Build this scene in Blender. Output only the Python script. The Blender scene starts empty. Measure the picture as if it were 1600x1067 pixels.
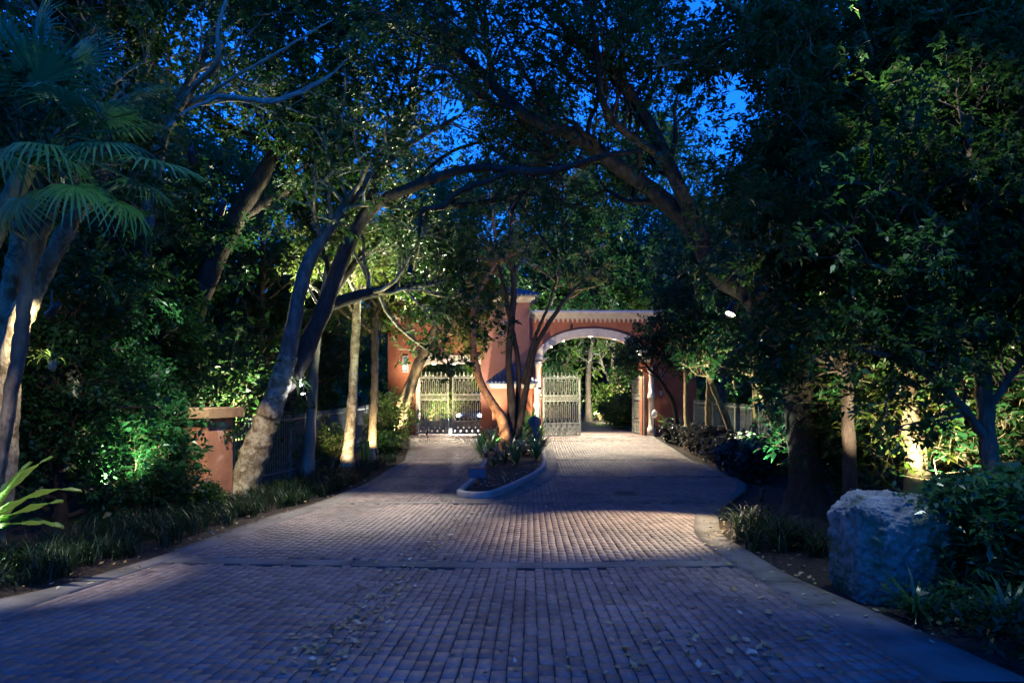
import bpy, math, random
import numpy as np
from mathutils import Vector, Matrix, noise as mnoise

random.seed(7)
RNG = np.random.default_rng(7)
SC = bpy.context.scene
COL = SC.collection

# ------------------------------------------------------------------ camera
F = 24.0 / 36.0 * 1600.0      # focal length in photo pixels
HY = 610.0                    # horizon row in the photo
CAMZ = 1.5
cam_d = bpy.data.cameras.new("camera")
cam_d.lens = 24.0
cam_d.sensor_width = 36.0
cam_d.shift_y = (HY - 533.5) / 1600.0
cam_d.clip_start = 0.05
cam_d.clip_end = 1200.0
cam = bpy.data.objects.new("camera", cam_d)
COL.objects.link(cam)
cam.location = (0, 0, CAMZ)
cam.rotation_euler = (math.radians(90), 0, 0)
SC.camera = cam

# ------------------------------------------------------------------ sky (dusk)
world = bpy.data.worlds.new("World")
SC.world = world
world.use_nodes = True
wn = world.node_tree
bg = wn.nodes["Background"]
sky = wn.nodes.new("ShaderNodeTexSky")
sky.sky_type = "NISHITA"
sky.sun_disc = False
sky.sun_elevation = math.radians(0.0)
sky.sun_rotation = math.radians(150)
sky.air_density = 1.0
sky.dust_density = 0.0
sky.ozone_density = 3.0
tint = wn.nodes.new("ShaderNodeMix")
tint.data_type = "RGBA"
tint.blend_type = "MULTIPLY"
tint.inputs[0].default_value = 1.0
tint.inputs[7].default_value = (0.035, 0.37, 1.05, 1.0)     # tungsten white balance
wn.links.new(sky.outputs[0], tint.inputs[6])
wn.links.new(tint.outputs[2], bg.inputs[0])
SKY_STRENGTH = 0.15
bg.inputs[1].default_value = SKY_STRENGTH

SC.view_settings.view_transform = "Standard"
SC.view_settings.look = "None"
SC.view_settings.gamma = 1.0
SC.view_settings.use_curve_mapping = False
SC.view_settings.exposure = 4.5
SC.cycles.use_denoising = True
SC.cycles.max_bounces = 5
SC.cycles.diffuse_bounces = 3
SC.cycles.glossy_bounces = 2
SC.cycles.transmission_bounces = 3
SC.cycles.transparent_max_bounces = 4
SC.cycles.sample_clamp_indirect = 3.0
SC.cycles.use_light_tree = True
SC.cycles.caustics_reflective = False
SC.cycles.caustics_refractive = False

# ------------------------------------------------------------------ ground profile and pixel helpers
_KY = [-60, -10, 0, 4.26, 8, 14.5, 20, 26, 33, 45, 60, 90, 200, 500]
_KD = [1.2, 1.3, 1.5, 1.82, 2.10, 2.41, 2.50, 2.40, 2.165, 1.95, 1.72, 1.5, 1.2, 1.0]
_YY = np.linspace(-60, 500, 5601)
_ZZ = np.interp(_YY, _KY, _KD)
_k = np.exp(-np.linspace(-2, 2, 41) ** 2)
_ZZ = np.convolve(np.pad(_ZZ, 20, mode="edge"), _k / _k.sum(), mode="valid")


def gz(y):
    return CAMZ - np.interp(y, _YY, _ZZ)


def P(px, py, y):
    return np.array([(px - 800.0) / F * y, y, CAMZ + (HY - py) / F * y])


def G(px, py):
    """Ground point seen at a pixel."""
    rows = HY + F * np.interp(_YY[610:1700], _YY, _ZZ) / _YY[610:1700]
    i = int(np.argmax(rows <= py))
    y = _YY[610 + i]
    return np.array([(px - 800.0) / F * y, y, gz(y)])


# ------------------------------------------------------------------ object helpers
def mesh(name, verts, faces, m=None, smooth=False):
    me = bpy.data.meshes.new(name)
    v = np.asarray(verts, dtype=np.float32)
    if isinstance(faces, np.ndarray):
        n, k = faces.shape
        me.vertices.add(len(v))
        me.vertices.foreach_set("co", v.ravel())
        me.loops.add(n * k)
        me.loops.foreach_set("vertex_index", faces.astype(np.int32).ravel())
        me.polygons.add(n)
        me.polygons.foreach_set("loop_start", np.arange(0, n * k, k, dtype=np.int32))
        me.update(calc_edges=True)
    else:
        me.from_pydata([tuple(map(float, p)) for p in v], [], [tuple(int(i) for i in f) for f in faces])
        me.update()
    if smooth:
        me.polygons.foreach_set("use_smooth", np.ones(len(me.polygons), dtype=bool))
    if m is not None:
        me.materials.append(m)
    return me


def put(name, me, parent=None, loc=(0, 0, 0), rot=(0, 0, 0), scale=(1, 1, 1)):
    o = bpy.data.objects.new(name, me)
    COL.objects.link(o)
    o.location = loc
    o.rotation_euler = rot
    o.scale = scale
    if parent is not None:
        o.parent = parent
    return o


def tag(o, label=None, cat=None, group=None, kind=None):
    if label: o["label"] = label
    if cat: o["category"] = cat
    if group: o["group"] = group
    if kind: o["kind"] = kind
    return o


def thing(name, label, cat, loc=(0, 0, 0), group=None, rot=(0, 0, 0)):
    o = bpy.data.objects.new(name, None)
    COL.objects.link(o)
    o.location = loc
    o.rotation_euler = rot
    o.empty_display_size = 0.2
    return tag(o, label, cat, group)


def structure(name, me):
    return tag(put(name, me), kind="structure")


class MB:
    """Collects boxes, prisms and quads into one mesh."""
    def __init__(self):
        self.v, self.f = [], []

    def add(self, vs, fs):
        b = len(self.v)
        self.v += [tuple(map(float, p)) for p in vs]
        self.f += [tuple(i + b for i in f) for f in fs]
        return self

    def box(self, x0, x1, y0, y1, z0, z1, bev=0.0):
        if bev:
            b = bev
            vs = []
            for z, i in ((z0, 0), (z0 + b, 1), (z1 - b, 1), (z1, 0)):
                o = 0 if i else b
                vs += [(x0 + o, y0 + o, z), (x1 - o, y0 + o, z), (x1 - o, y1 - o, z), (x0 + o, y1 - o, z)]
            fs = [(3, 2, 1, 0), (12, 13, 14, 15)]
            for r in range(3):
                for k in range(4):
                    a = r * 4 + k; c = r * 4 + (k + 1) % 4
                    fs.append((a, c, c + 4, a + 4))
            return self.add(vs, fs)
        vs = [(x0, y0, z0), (x1, y0, z0), (x1, y1, z0), (x0, y1, z0), (x0, y0, z1), (x1, y0, z1), (x1, y1, z1), (x0, y1, z1)]
        return self.add(vs, [(3, 2, 1, 0), (4, 5, 6, 7), (0, 1, 5, 4), (1, 2, 6, 5), (2, 3, 7, 6), (3, 0, 4, 7)])

    def lathe(self, prof, cx=0, cy=0, n=16, z0=0):
        vs, fs = [], []
        for r, z in prof:
            for k in range(n):
                a = 2 * math.pi * k / n
                vs.append((cx + r * math.cos(a), cy + r * math.sin(a), z0 + z))
        for j in range(len(prof) - 1):
            for k in range(n):
                a = j * n + k; b = j * n + (k + 1) % n
                fs.append((a, b, b + n, a + n))
        fs.append(tuple(range(n - 1, -1, -1)))
        t = (len(prof) - 1) * n
        fs.append(tuple(range(t, t + n)))
        return self.add(vs, fs)

    def bar(self, p, q, r, n=6):
        p, q = np.array(p, float), np.array(q, float)
        d = q - p; d /= np.linalg.norm(d) + 1e-9
        a = np.cross(d, (0.3, 0.2, 0.93) if abs(d[2]) < .9 else (1, 0, 0)); a /= np.linalg.norm(a)
        b = np.cross(d, a)
        vs = []
        for c in (p, q):
            for k in range(n):
                t = 2 * math.pi * k / n
                vs.append(c + r * (math.cos(t) * a + math.sin(t) * b))
        fs = [(k, (k + 1) % n, (k + 1) % n + n, k + n) for k in range(n)]
        fs += [tuple(range(n - 1, -1, -1)), tuple(range(n, 2 * n))]
        return self.add(vs, fs)

    def mesh(self, name, m, smooth=False):
        return mesh(name, self.v, self.f, m, smooth)


def inst(src, name, parent, loc=None, rot=None, scale=None):
    o = src.copy()
    o.name = name
    COL.objects.link(o)
    o.parent = parent
    if loc is not None: o.location = loc
    if rot is not None: o.rotation_euler = rot
    if scale is not None: o.scale = scale
    return o


def copy_thing(root, loc, rz, scale, label=None, group=None):
    r = root.copy(); COL.objects.link(r)
    r.location = loc; r.rotation_euler = (0, 0, rz); r.scale = scale
    if label: r["label"] = label
    if group: r["group"] = group
    for ch in list(root.children):
        c = ch.copy(); COL.objects.link(c); c.parent = r
        for g in list(ch.children):
            d = g.copy(); COL.objects.link(d); d.parent = c
    return r


# ------------------------------------------------------------------ materials
MATS = {}


def new_mat(name):
    m = bpy.data.materials.new(name)
    m.use_nodes = True
    MATS[name] = m
    nt = m.node_tree
    return m, nt, nt.nodes["Principled BSDF"]


def ramp(nt, stops):
    r = nt.nodes.new("ShaderNodeValToRGB")
    e = r.color_ramp.elements
    while len(e) < len(stops): e.new(0.5)
    for i, (p, c) in enumerate(stops):
        e[i].position = p; e[i].color = (*c, 1)
    return r


def noise_node(nt, scale, detail=4, rough=0.6, coord="Object", stretch=None):
    tc = nt.nodes.new("ShaderNodeTexCoord")
    n = nt.nodes.new("ShaderNodeTexNoise")
    n.inputs["Scale"].default_value = scale
    n.inputs["Detail"].default_value = detail
    n.inputs["Roughness"].default_value = rough
    if stretch:
        mp = nt.nodes.new("ShaderNodeMapping")
        mp.inputs["Scale"].default_value = stretch
        nt.links.new(tc.outputs[coord], mp.inputs[0]); nt.links.new(mp.outputs[0], n.inputs[0])
    else:
        nt.links.new(tc.outputs[coord], n.inputs[0])
    return n


def bump(nt, bs, src, strength, dist=0.02):
    b = nt.nodes.new("ShaderNodeBump")
    b.inputs["Strength"].default_value = strength
    b.inputs["Distance"].default_value = dist
    nt.links.new(src, b.inputs["Height"])
    nt.links.new(b.outputs[0], bs.inputs["Normal"])


def mat_noise(name, stops, scale=8, rough=0.8, bstr=0.3, bdist=0.02, bscale=None, metallic=0.0, detail=5, stretch=None, spec=0.4):
    m, nt, bs = new_mat(name)
    n = noise_node(nt, scale, detail, stretch=stretch)
    r = ramp(nt, stops)
    nt.links.new(n.outputs[0], r.inputs[0])
    nt.links.new(r.outputs[0], bs.inputs["Base Color"])
    bs.inputs["Roughness"].default_value = rough
    bs.inputs["Metallic"].default_value = metallic
    bs.inputs["Specular IOR Level"].default_value = spec
    if bstr:
        n2 = n if bscale is None else noise_node(nt, bscale, 6, stretch=stretch)
        bump(nt, bs, n2.outputs[0], bstr, bdist)
    return m


def mat_leaf(name, cols, rough=0.42, trans=0.45, spec=0.45):
    """Leaf: colour varies leaf by leaf, part of the light passes through."""
    m, nt, bs = new_mat(name)
    g = nt.nodes.new("ShaderNodeNewGeometry")
    k = len(cols)
    r = ramp(nt, [(i / max(1, k - 1), c) for i, c in enumerate(cols)])
    nt.links.new(g.outputs["Random Per Island"], r.inputs[0])
    nt.links.new(r.outputs[0], bs.inputs["Base Color"])
    bs.inputs["Roughness"].default_value = rough
    bs.inputs["Specular IOR Level"].default_value = spec
    tr = nt.nodes.new("ShaderNodeBsdfTranslucent")
    hs = nt.nodes.new("ShaderNodeHueSaturation")
    hs.inputs["Hue"].default_value = 0.48
    hs.inputs["Value"].default_value = 1.5
    nt.links.new(r.outputs[0], hs.inputs["Color"])
    nt.links.new(hs.outputs[0], tr.inputs[0])
    mx = nt.nodes.new("ShaderNodeMixShader")
    mx.inputs[0].default_value = trans
    out = nt.nodes["Material Output"]
    nt.links.new(bs.outputs[0], mx.inputs[1])
    nt.links.new(tr.outputs[0], mx.inputs[2])
    nt.links.new(mx.outputs[0], out.inputs[0])
    return m


def mat_emit(name, col, strength):
    m, nt, bs = new_mat(name)
    bs.inputs["Base Color"].default_value = (.8, .8, .8, 1)
    bs.inputs["Emission Color"].default_value = (*col, 1)
    bs.inputs["Emission Strength"].default_value = strength
    return m


def mat_paver(name, per_object):
    m, nt, bs = new_mat(name)
    if per_object:
        src = nt.nodes.new("ShaderNodeObjectInfo").outputs["Random"]
    else:
        src = nt.nodes.new("ShaderNodeNewGeometry").outputs["Random Per Island"]
    r = ramp(nt, [(0.0, (.125, .1, .096)), (.3, (.17, .135, .128)), (.6, (.2, .16, .15)), (.85, (.18, .16, .155)), (1.0, (.235, .19, .175))])
    nt.links.new(src, r.inputs[0])
    geo = nt.nodes.new("ShaderNodeNewGeometry")
    n1 = nt.nodes.new("ShaderNodeTexNoise"); n1.inputs["Scale"].default_value = 28; n1.inputs["Detail"].default_value = 6
    nt.links.new(geo.outputs["Position"], n1.inputs[0])
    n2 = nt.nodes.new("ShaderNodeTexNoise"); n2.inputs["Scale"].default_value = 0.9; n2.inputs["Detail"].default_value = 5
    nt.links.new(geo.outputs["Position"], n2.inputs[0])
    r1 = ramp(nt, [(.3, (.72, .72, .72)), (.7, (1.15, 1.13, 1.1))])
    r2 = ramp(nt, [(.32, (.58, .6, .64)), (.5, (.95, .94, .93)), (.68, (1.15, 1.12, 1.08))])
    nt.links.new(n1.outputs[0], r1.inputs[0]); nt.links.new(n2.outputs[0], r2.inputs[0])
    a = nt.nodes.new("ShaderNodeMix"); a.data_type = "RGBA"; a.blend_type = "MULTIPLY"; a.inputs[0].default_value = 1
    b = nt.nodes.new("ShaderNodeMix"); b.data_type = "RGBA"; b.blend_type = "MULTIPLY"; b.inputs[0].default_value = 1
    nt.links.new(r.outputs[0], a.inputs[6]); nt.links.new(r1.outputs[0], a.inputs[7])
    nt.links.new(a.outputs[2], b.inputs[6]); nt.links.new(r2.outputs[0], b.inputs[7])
    nt.links.new(b.outputs[2], bs.inputs["Base Color"])
    bs.inputs["Roughness"].default_value = 0.62
    bs.inputs["Specular IOR Level"].default_value = 0.4
    n3 = nt.nodes.new("ShaderNodeTexNoise"); n3.inputs["Scale"].default_value = 55; n3.inputs["Detail"].default_value = 5
    nt.links.new(geo.outputs["Position"], n3.inputs[0])
    bump(nt, bs, n3.outputs[0], 0.3, 0.004)
    return m


def mat_bark(name, stops, scale=7, stretch=(1, 1, .35), lichen=None, bstr=.7):
    m, nt, bs = new_mat(name)
    n = noise_node(nt, scale, 7, .65, stretch=stretch)
    r = ramp(nt, stops)
    nt.links.new(n.outputs[0], r.inputs[0])
    col = r.outputs[0]
    if lichen:
        n2 = noise_node(nt, 5.5, 6, .7)
        r2 = ramp(nt, [(.47, (0, 0, 0)), (.56, (1, 1, 1))])
        nt.links.new(n2.outputs[0], r2.inputs[0])
        mx = nt.nodes.new("ShaderNodeMix"); mx.data_type = "RGBA"
        nt.links.new(r2.outputs[0], mx.inputs[0]); nt.links.new(col, mx.inputs[6])
        mx.inputs[7].default_value = (*lichen, 1)
        col = mx.outputs[2]
    nt.links.new(col, bs.inputs["Base Color"])
    bs.inputs["Roughness"].default_value = .85
    bs.inputs["Specular IOR Level"].default_value = .25
    n3 = noise_node(nt, scale * 3, 7, .7, stretch=stretch)
    bump(nt, bs, n3.outputs[0], bstr, .05)
    return m


M = {}
M["soil"] = mat_noise("soil_mulch", [(.35, (.012, .009, .006)), (.6, (.04, .028, .018)), (.8, (.075, .055, .035))], 14, .95, 1.0, .05, 30)
M["joint"] = mat_noise("joint_sand", [(.3, (.03, .027, .025)), (.7, (.065, .058, .052))], 20, .95, .3)
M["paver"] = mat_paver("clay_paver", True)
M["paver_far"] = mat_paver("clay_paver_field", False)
M["concrete"] = mat_noise("pale_concrete", [(.3, (.065, .06, .055)), (.5, (.125, .117, .108)), (.75, (.18, .17, .155))], 2.2, .8, .35, .006, 60)
M["kerb"] = mat_noise("kerb_concrete", [(.3, (.2, .2, .19)), (.7, (.36, .35, .33))], 5, .75, .3, .006, 50)
M["orange"] = mat_noise("terracotta_stucco", [(.3, (.31, .1, .05)), (.55, (.43, .15, .075)), (.75, (.5, .2, .11))], 1.1, .85, .35, .006, 40)
M["tower"] = mat_noise("mauve_stucco", [(.3, (.34, .15, .105)), (.6, (.42, .19, .14)), (.8, (.46, .23, .17))], 1.3, .85, .35, .006, 40)
M["pink"] = mat_noise("pink_stucco", [(.3, (.2, .08, .048)), (.48, (.31, .125, .075)), (.56, (.34, .145, .09)), (.6, (.43, .23, .17)), (.8, (.46, .26, .2))], 1.5, .85, .35, .006, 40)
M["trim"] = mat_noise("cream_trim", [(.3, (.5, .44, .36)), (.6, (.62, .56, .47)), (.8, (.7, .65, .56))], 4, .7, .2, .004, 40)
M["tan"] = mat_noise("tan_cap_stone", [(.3, (.22, .13, .075)), (.7, (.36, .23, .135))], 5, .8, .3, .005, 40)
M["iron"] = mat_noise("weathered_verdigris_iron", [(.3, (.17, .19, .16)), (.55, (.32, .34, .29)), (.75, (.42, .42, .36))], 9, .55, .2, .003, 50, metallic=.25)
M["iron_panel"] = mat_noise("weathered_gate_panel", [(.3, (.1, .11, .09)), (.5, (.3, .31, .25)), (.75, (.46, .45, .37))], 6, .6, .25, .004, 40, metallic=.2, stretch=(1, 1, .4))
M["fence"] = mat_noise("green_grey_fence_iron", [(.3, (.09, .12, .115)), (.7, (.2, .25, .23))], 8, .55, .15, .003, metallic=.2)
M["darkfence"] = mat_noise("dark_fence_iron", [(.3, (.08, .115, .13)), (.7, (.15, .2, .225))], 8, .5, .15, .003, metallic=.2)
M["tile"] = mat_noise("glazed_roof_tile", [(.3, (.06, .08, .13)), (.6, (.1, .13, .2)), (.8, (.17, .19, .26))], 5, .35, .3, .006, 30)
M["dark"] = mat_noise("black_metal", [(.3, (.012, .013, .016)), (.7, (.03, .03, .034))], 10, .45, .1, .002)
M["signblue"] = mat_noise("dark_blue_sign_back", [(.3, (.05, .08, .12)), (.7, (.09, .13, .19))], 6, .5, .1, .002)
M["yellow"] = mat_noise("yellow_bollard_paint", [(.3, (.42, .29, .02)), (.7, (.6, .42, .04))], 8, .55, .15, .003)
M["white"] = mat_noise("white_plate", [(.3, (.6, .6, .57)), (.7, (.78, .78, .74))], 8, .5, .05, .002)
M["rock"] = None
M["bark_grey"] = mat_bark("grey_bark", [(.3, (.05, .04, .031)), (.5, (.13, .105, .083)), (.72, (.24, .2, .165))], 7)
M["bark_mottled"] = mat_bark("lichen_mottled_bark", [(.3, (.08, .06, .04)), (.5, (.22, .17, .1)), (.72, (.36, .3, .2))], 9, (1, 1, .5), lichen=(.42, .38, .27), bstr=1.0)
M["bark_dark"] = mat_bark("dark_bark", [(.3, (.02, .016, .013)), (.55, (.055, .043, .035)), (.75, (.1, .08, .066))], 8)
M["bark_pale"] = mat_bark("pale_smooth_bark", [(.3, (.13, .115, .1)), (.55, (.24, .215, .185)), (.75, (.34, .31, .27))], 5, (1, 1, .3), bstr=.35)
M["bark_orange"] = mat_bark("peeling_copper_bark", [(.3, (.14, .055, .025)), (.5, (.34, .16, .075)), (.72, (.5, .3, .17))], 8, (1, 1, .8), bstr=.6)  # orange lamplight on the island stem put into the bark colour
M["bark_tan"] = mat_bark("tan_bark", [(.3, (.13, .095, .05)), (.5, (.3, .23, .13)), (.72, (.42, .34, .21))], 8, (1, 1, .5), bstr=.6)
M["leaf"] = mat_leaf("oak_leaf", [(.013, .05, .012), (.022, .085, .018), (.045, .12, .022), (.028, .1, .026)])
M["leaf_dark"] = mat_leaf("dark_leaf", [(.011, .045, .017), (.018, .075, .026), (.03, .095, .028)], .34)
M["leaf_yellow"] = mat_leaf("yellow_green_leaf", [(.045, .1, .014), (.075, .14, .018), (.11, .14, .022), (.05, .115, .016)], .45, .4)
M["leaf_gloss"] = mat_leaf("glossy_leaf", [(.01, .065, .022), (.018, .1, .03), (.035, .12, .03), (.013, .075, .03)], .28, .3, .6)
M["leaf_fresh"] = mat_leaf("fresh_green_leaf", [(.05, .11, .022), (.07, .14, .03), (.09, .15, .035)], .35, .4, .5)
M["palm"] = mat_leaf("palm_leaf", [(.03, .12, .045), (.045, .16, .055), (.065, .19, .06)], .35, .35, .6)
M["grass"] = mat_leaf("border_grass", [(.007, .026, .011), (.012, .038, .014), (.022, .05, .017)], .45, .3, .35)
M["dark_strap"] = mat_leaf("dark_strap_leaf", [(.018, .03, .022), (.03, .055, .035), (.045, .03, .03), (.02, .045, .03)], .3, .15, .6)
M["croton"] = mat_leaf("purple_grey_leaf", [(.05, .045, .05), (.085, .085, .08), (.05, .075, .055), (.1, .095, .09)], .35, .2, .5)
M["litter"] = mat_leaf("fallen_leaf", [(.16, .09, .04), (.34, .24, .08), (.09, .06, .035), (.42, .32, .17), (.3, .25, .07), (.6, .53, .4)], .6, .15, .4)
# ------------------------------------------------------------------ ground and driveway
def edge_fn(px_list, extra_near, extra_far):
    pts = [G(*p) for p in px_list]
    ys = [p[1] for p in pts]; xs = [p[0] for p in pts]
    o = np.argsort(ys)
    ys = [e[1] for e in extra_near] + [ys[i] for i in o] + [e[1] for e in extra_far]
    xs = [e[0] for e in extra_near] + [xs[i] for i in o] + [e[0] for e in extra_far]
    yy = np.linspace(-30, 120, 3001)
    xx = np.interp(yy, ys, xs)
    k = np.exp(-np.linspace(-2, 2, 15) ** 2); k /= k.sum()
    xx = np.convolve(np.pad(xx, 7, mode="edge"), k, mode="valid")
    return lambda y: np.interp(y, yy, xx)


LI = edge_fn([(0, 967), (87, 936), (175, 908), (275, 872), (350, 850), (400, 830), (452, 810), (512, 792), (539, 780), (580, 760), (621, 738), (642, 720), (654, 704), (652, 693)],
             [(-6.3, -30), (-5.6, 0), (-5.0, 4)], [(-4.55, 33), (-4.8, 40), (-5.2, 60), (-6, 120)])
LO = edge_fn([(0, 940), (85, 919), (175, 894), (250, 870), (300, 851), (400, 814), (437, 802), (480, 791), (531, 772), (569, 757), (602, 737), (632, 720), (638, 702), (637, 690)],
             [(-6.8, -30), (-6.1, 0), (-5.6, 4)], [(-5.1, 33), (-5.3, 40), (-5.7, 60), (-6.5, 120)])
RI = edge_fn([(1165, 892), (1116, 862), (1090, 842), (1083, 825), (1087, 804), (1094, 795), (1122, 780), (1146, 767), (1147, 757), (1141, 750), (1116, 735), (1079, 720), (1046, 700), (1018, 684)],
             [(2.9, -30), (2.75, 0), (2.65, 4.2), (2.66, 6)], [(6.55, 33), (6.2, 38), (6.0, 60), (5.5, 120)])
RO = edge_fn([(1229, 900), (1172, 864), (1133, 842), (1124, 825), (1122, 806), (1129, 792), (1150, 778), (1166, 767), (1167, 757), (1150, 744), (1120, 731), (1084, 720), (1052, 700), (1024, 684)],
             [(3.5, -30), (3.35, 0), (3.25, 4.2), (3.2, 6)], [(6.85, 33), (6.5, 38), (6.3, 60), (5.8, 120)])

IK_L = [(711, 777), (720, 768), (734, 757), (747, 740), (754, 726), (757, 711), (752, 702), (748, 697)]
IK_R = [(735, 780.5), (754, 780.5), (775, 777), (789, 772), (820, 757), (847, 741), (855, 729), (853, 712), (848, 700)]
IA_L = [(684, 777), (694, 767), (705, 759), (732, 735), (742.5, 711), (741, 699), (732, 690)]
IA_R = [(720, 784), (760, 784), (790, 780), (825, 769), (866, 748), (873, 731), (869, 712), (861, 701), (855, 690)]


def outline(left, right, yend):
    L = [G(*p)[:2] for p in left]; R = [G(*p)[:2] for p in right]
    L.append(np.array([L[-1][0], yend])); R.append(np.array([R[-1][0], yend]))
    pts = np.array(R + L[::-1])          # counter-clockwise seen from above
    out = []
    n = len(pts)
    for i in range(n):                   # Chaikin-style rounding
        a, b = pts[i], pts[(i + 1) % n]
        out += [a * .75 + b * .25, a * .25 + b * .75]
    pts = np.array(out); out = []
    n = len(pts)
    for i in range(n):
        a, b = pts[i], pts[(i + 1) % n]
        m = max(1, int(np.linalg.norm(b - a) / .35))
        for k in range(m): out.append(a + (b - a) * k / m)
    return np.array(out)


def inside(poly, x, y):
    c = np.zeros(x.shape, bool)
    n = len(poly)
    for i in range(n):
        x0, y0 = poly[i]; x1, y1 = poly[(i + 1) % n]
        if y0 == y1: continue
        t = ((y0 > y) != (y1 > y)) & (x < (x1 - x0) * (y - y0) / (y1 - y0) + x0)
        c ^= t
    return c


def offset(poly, d):
    a = np.roll(poly, 1, 0); b = np.roll(poly, -1, 0)
    t = b - a; t /= np.linalg.norm(t, axis=1)[:, None] + 1e-9
    return poly + np.stack([-t[:, 1], t[:, 0]], 1) * d


KERB = outline(IK_L, IK_R, 31.2)
APRON = outline(IA_L, IA_R, 32.2)


def poly_span(poly, y):
    xs = []
    n = len(poly)
    for i in range(n):
        (x0, y0), (x1, y1) = poly[i], poly[(i + 1) % n]
        if (y0 > y) != (y1 > y):
            xs.append(x0 + (x1 - x0) * (y - y0) / (y1 - y0))
    return (min(xs), max(xs)) if xs else None


def sheet(name, ys, xl, xr, zoff, m, nx=6, skirt=0.0, kind=None, parent=None):
    """Strip of ground between two edges; follows the ground profile, with a small skirt down its sides."""
    V, Fq = [], []
    for y, a, b in zip(ys, xl, xr):
        z = gz(y) + zoff
        row = [(a + (b - a) * i / nx, y, z) for i in range(nx + 1)]
        if skirt:
            row = [(a, y, z - skirt)] + row + [(b, y, z - skirt)]
        V += row
    w = nx + 1 + (2 if skirt else 0)
    for j in range(len(ys) - 1):
        for i in range(w - 1):
            a = j * w + i
            Fq.append((a, a + 1, a + w + 1, a + w))
    o = put(name, mesh(name, V, np.array(Fq), m), parent)
    if kind: o["kind"] = kind
    return o


# ground: one sheet out to the horizon
gy = np.concatenate([np.linspace(-60, 0, 13)[:-1], np.linspace(0, 60, 121)[:-1], np.linspace(60, 480, 36)])
gx = np.concatenate([-np.geomspace(220, 9, 14), np.linspace(-8.4, 8.4, 29), np.geomspace(9, 220, 14)])
GX, GY = np.meshgrid(gx, gy)
road = np.maximum(LO(GY) - GX, GX - RO(GY))           # > 0 outside the road
rise = np.clip(road - .3, 0, 3) * .05
GZ = np.vectorize(lambda y: gz(y))(GY) - .045 + rise + np.where(road > .4, .03 * np.sin(GX * 2.1 + GY) * np.cos(GY * 1.7), 0)
V = np.stack([GX, GY, GZ], -1).reshape(-1, 3)
nw = len(gx)
ii, jj = np.meshgrid(np.arange(len(gy) - 1), np.arange(nw - 1), indexing="ij")
a = (ii * nw + jj).ravel()
structure("ground", mesh("ground", V, np.stack([a, a + 1, a + nw + 1, a + nw], 1), M["soil"], True))


def bedz(x, y):
    r = max(LO(y) - x, x - RO(y))
    return float(gz(y)) - .045 + min(max(r - .3, 0), 3) * .05


# driveway: bed sheet of sand, pavers on top, concrete ribbon edges and bands
ys = np.linspace(-12, 33.5, 183)
driveway = sheet("driveway", ys, (LI(ys) + LO(ys)) / 2, (RI(ys) + RO(ys)) / 2, -.024, M["joint"], 10, kind="structure")

BANDS = [(885, .34), (785.5, .3), (745, .3), (718.5, .32), (688, .34)]
band_y = [G(800 if p > 800 else 930, p)[1] for p, _ in BANDS]
SL = .027      # pavers run along the direction of the vanishing point


def band_line(i, x):
    if i == 0: return band_y[0] + (-.085 * x if x < 0 else .06 * x)    # the near band bends a little
    return band_y[i] + .012 * x


W_, L_ = .105, .21
y0 = 2.6
strips = np.arange(-75, 80)
cx, cy, cl, cw = [], [], [], []
for k in strips:
    y = y0 - RNG.uniform(0, .21)
    while y < 33.2:
        l = L_ * RNG.uniform(.92, 1.06)
        if RNG.random() < .06: l *= .55
        cx.append(k * W_ + SL * (y + l / 2)); cy.append(y + l / 2); cl.append(l)
        y += l
cx, cy, cl = map(np.array, (cx, cy, cl))
keep = (cx > LI(cy) - .08) & (cx < RI(cy) + .08) & ~inside(offset(APRON, .06), cx, cy)
for i, (p, w) in enumerate(BANDS):
    by = np.array([band_line(i, x) for x in cx])
    keep &= np.abs(cy - by) > w / 2 + .03
keep &= ~((cy > band_y[4]) & (cx > -1.2) & (cx < -.2) & (cy > 30))
cx, cy, cl = cx[keep], cy[keep], cl[keep]
N = len(cx)
h = RNG.normal(0, .0012, N) + .004 * np.sin(cx * 2.3 + 1.7 * np.sin(cy * 1.1)) * np.sin(cy * 1.9 + cx) - .006 * np.exp(-((np.abs(cx + .3) - .8) / .3) ** 2)
jx = RNG.normal(0, .0022, N)


def paver_verts(x, y, l, dz, n):
    hw = W_ / 2 - .0031 - np.abs(RNG.normal(0, .0012, n)); hl = l / 2 - .0016
    b = .0032
    tx, ty = RNG.normal(0, .0035, n), RNG.normal(0, .0025, n)
    sx = np.array([-1, 1, 1, -1]); sy = np.array([-1, -1, 1, 1])
    out = np.zeros((n, 12, 3))
    z = np.array([gz(v) for v in y]) + dz
    for r, (inset, zz) in enumerate(((0, -.03), (0, -.007), (b, 0))):
        px = sx * (hw[:, None] - inset); py = sy * (hl[:, None] - inset)
        out[:, r * 4:r * 4 + 4, 0] = x[:, None] + px + SL * py
        out[:, r * 4:r * 4 + 4, 1] = y[:, None] + py
        slope = (np.array([gz(v + .2) for v in y]) - np.array([gz(v - .2) for v in y])) / .4
        out[:, r * 4:r * 4 + 4, 2] = z[:, None] + zz + tx[:, None] * px + (ty + slope)[:, None] * py
    return out


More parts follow.
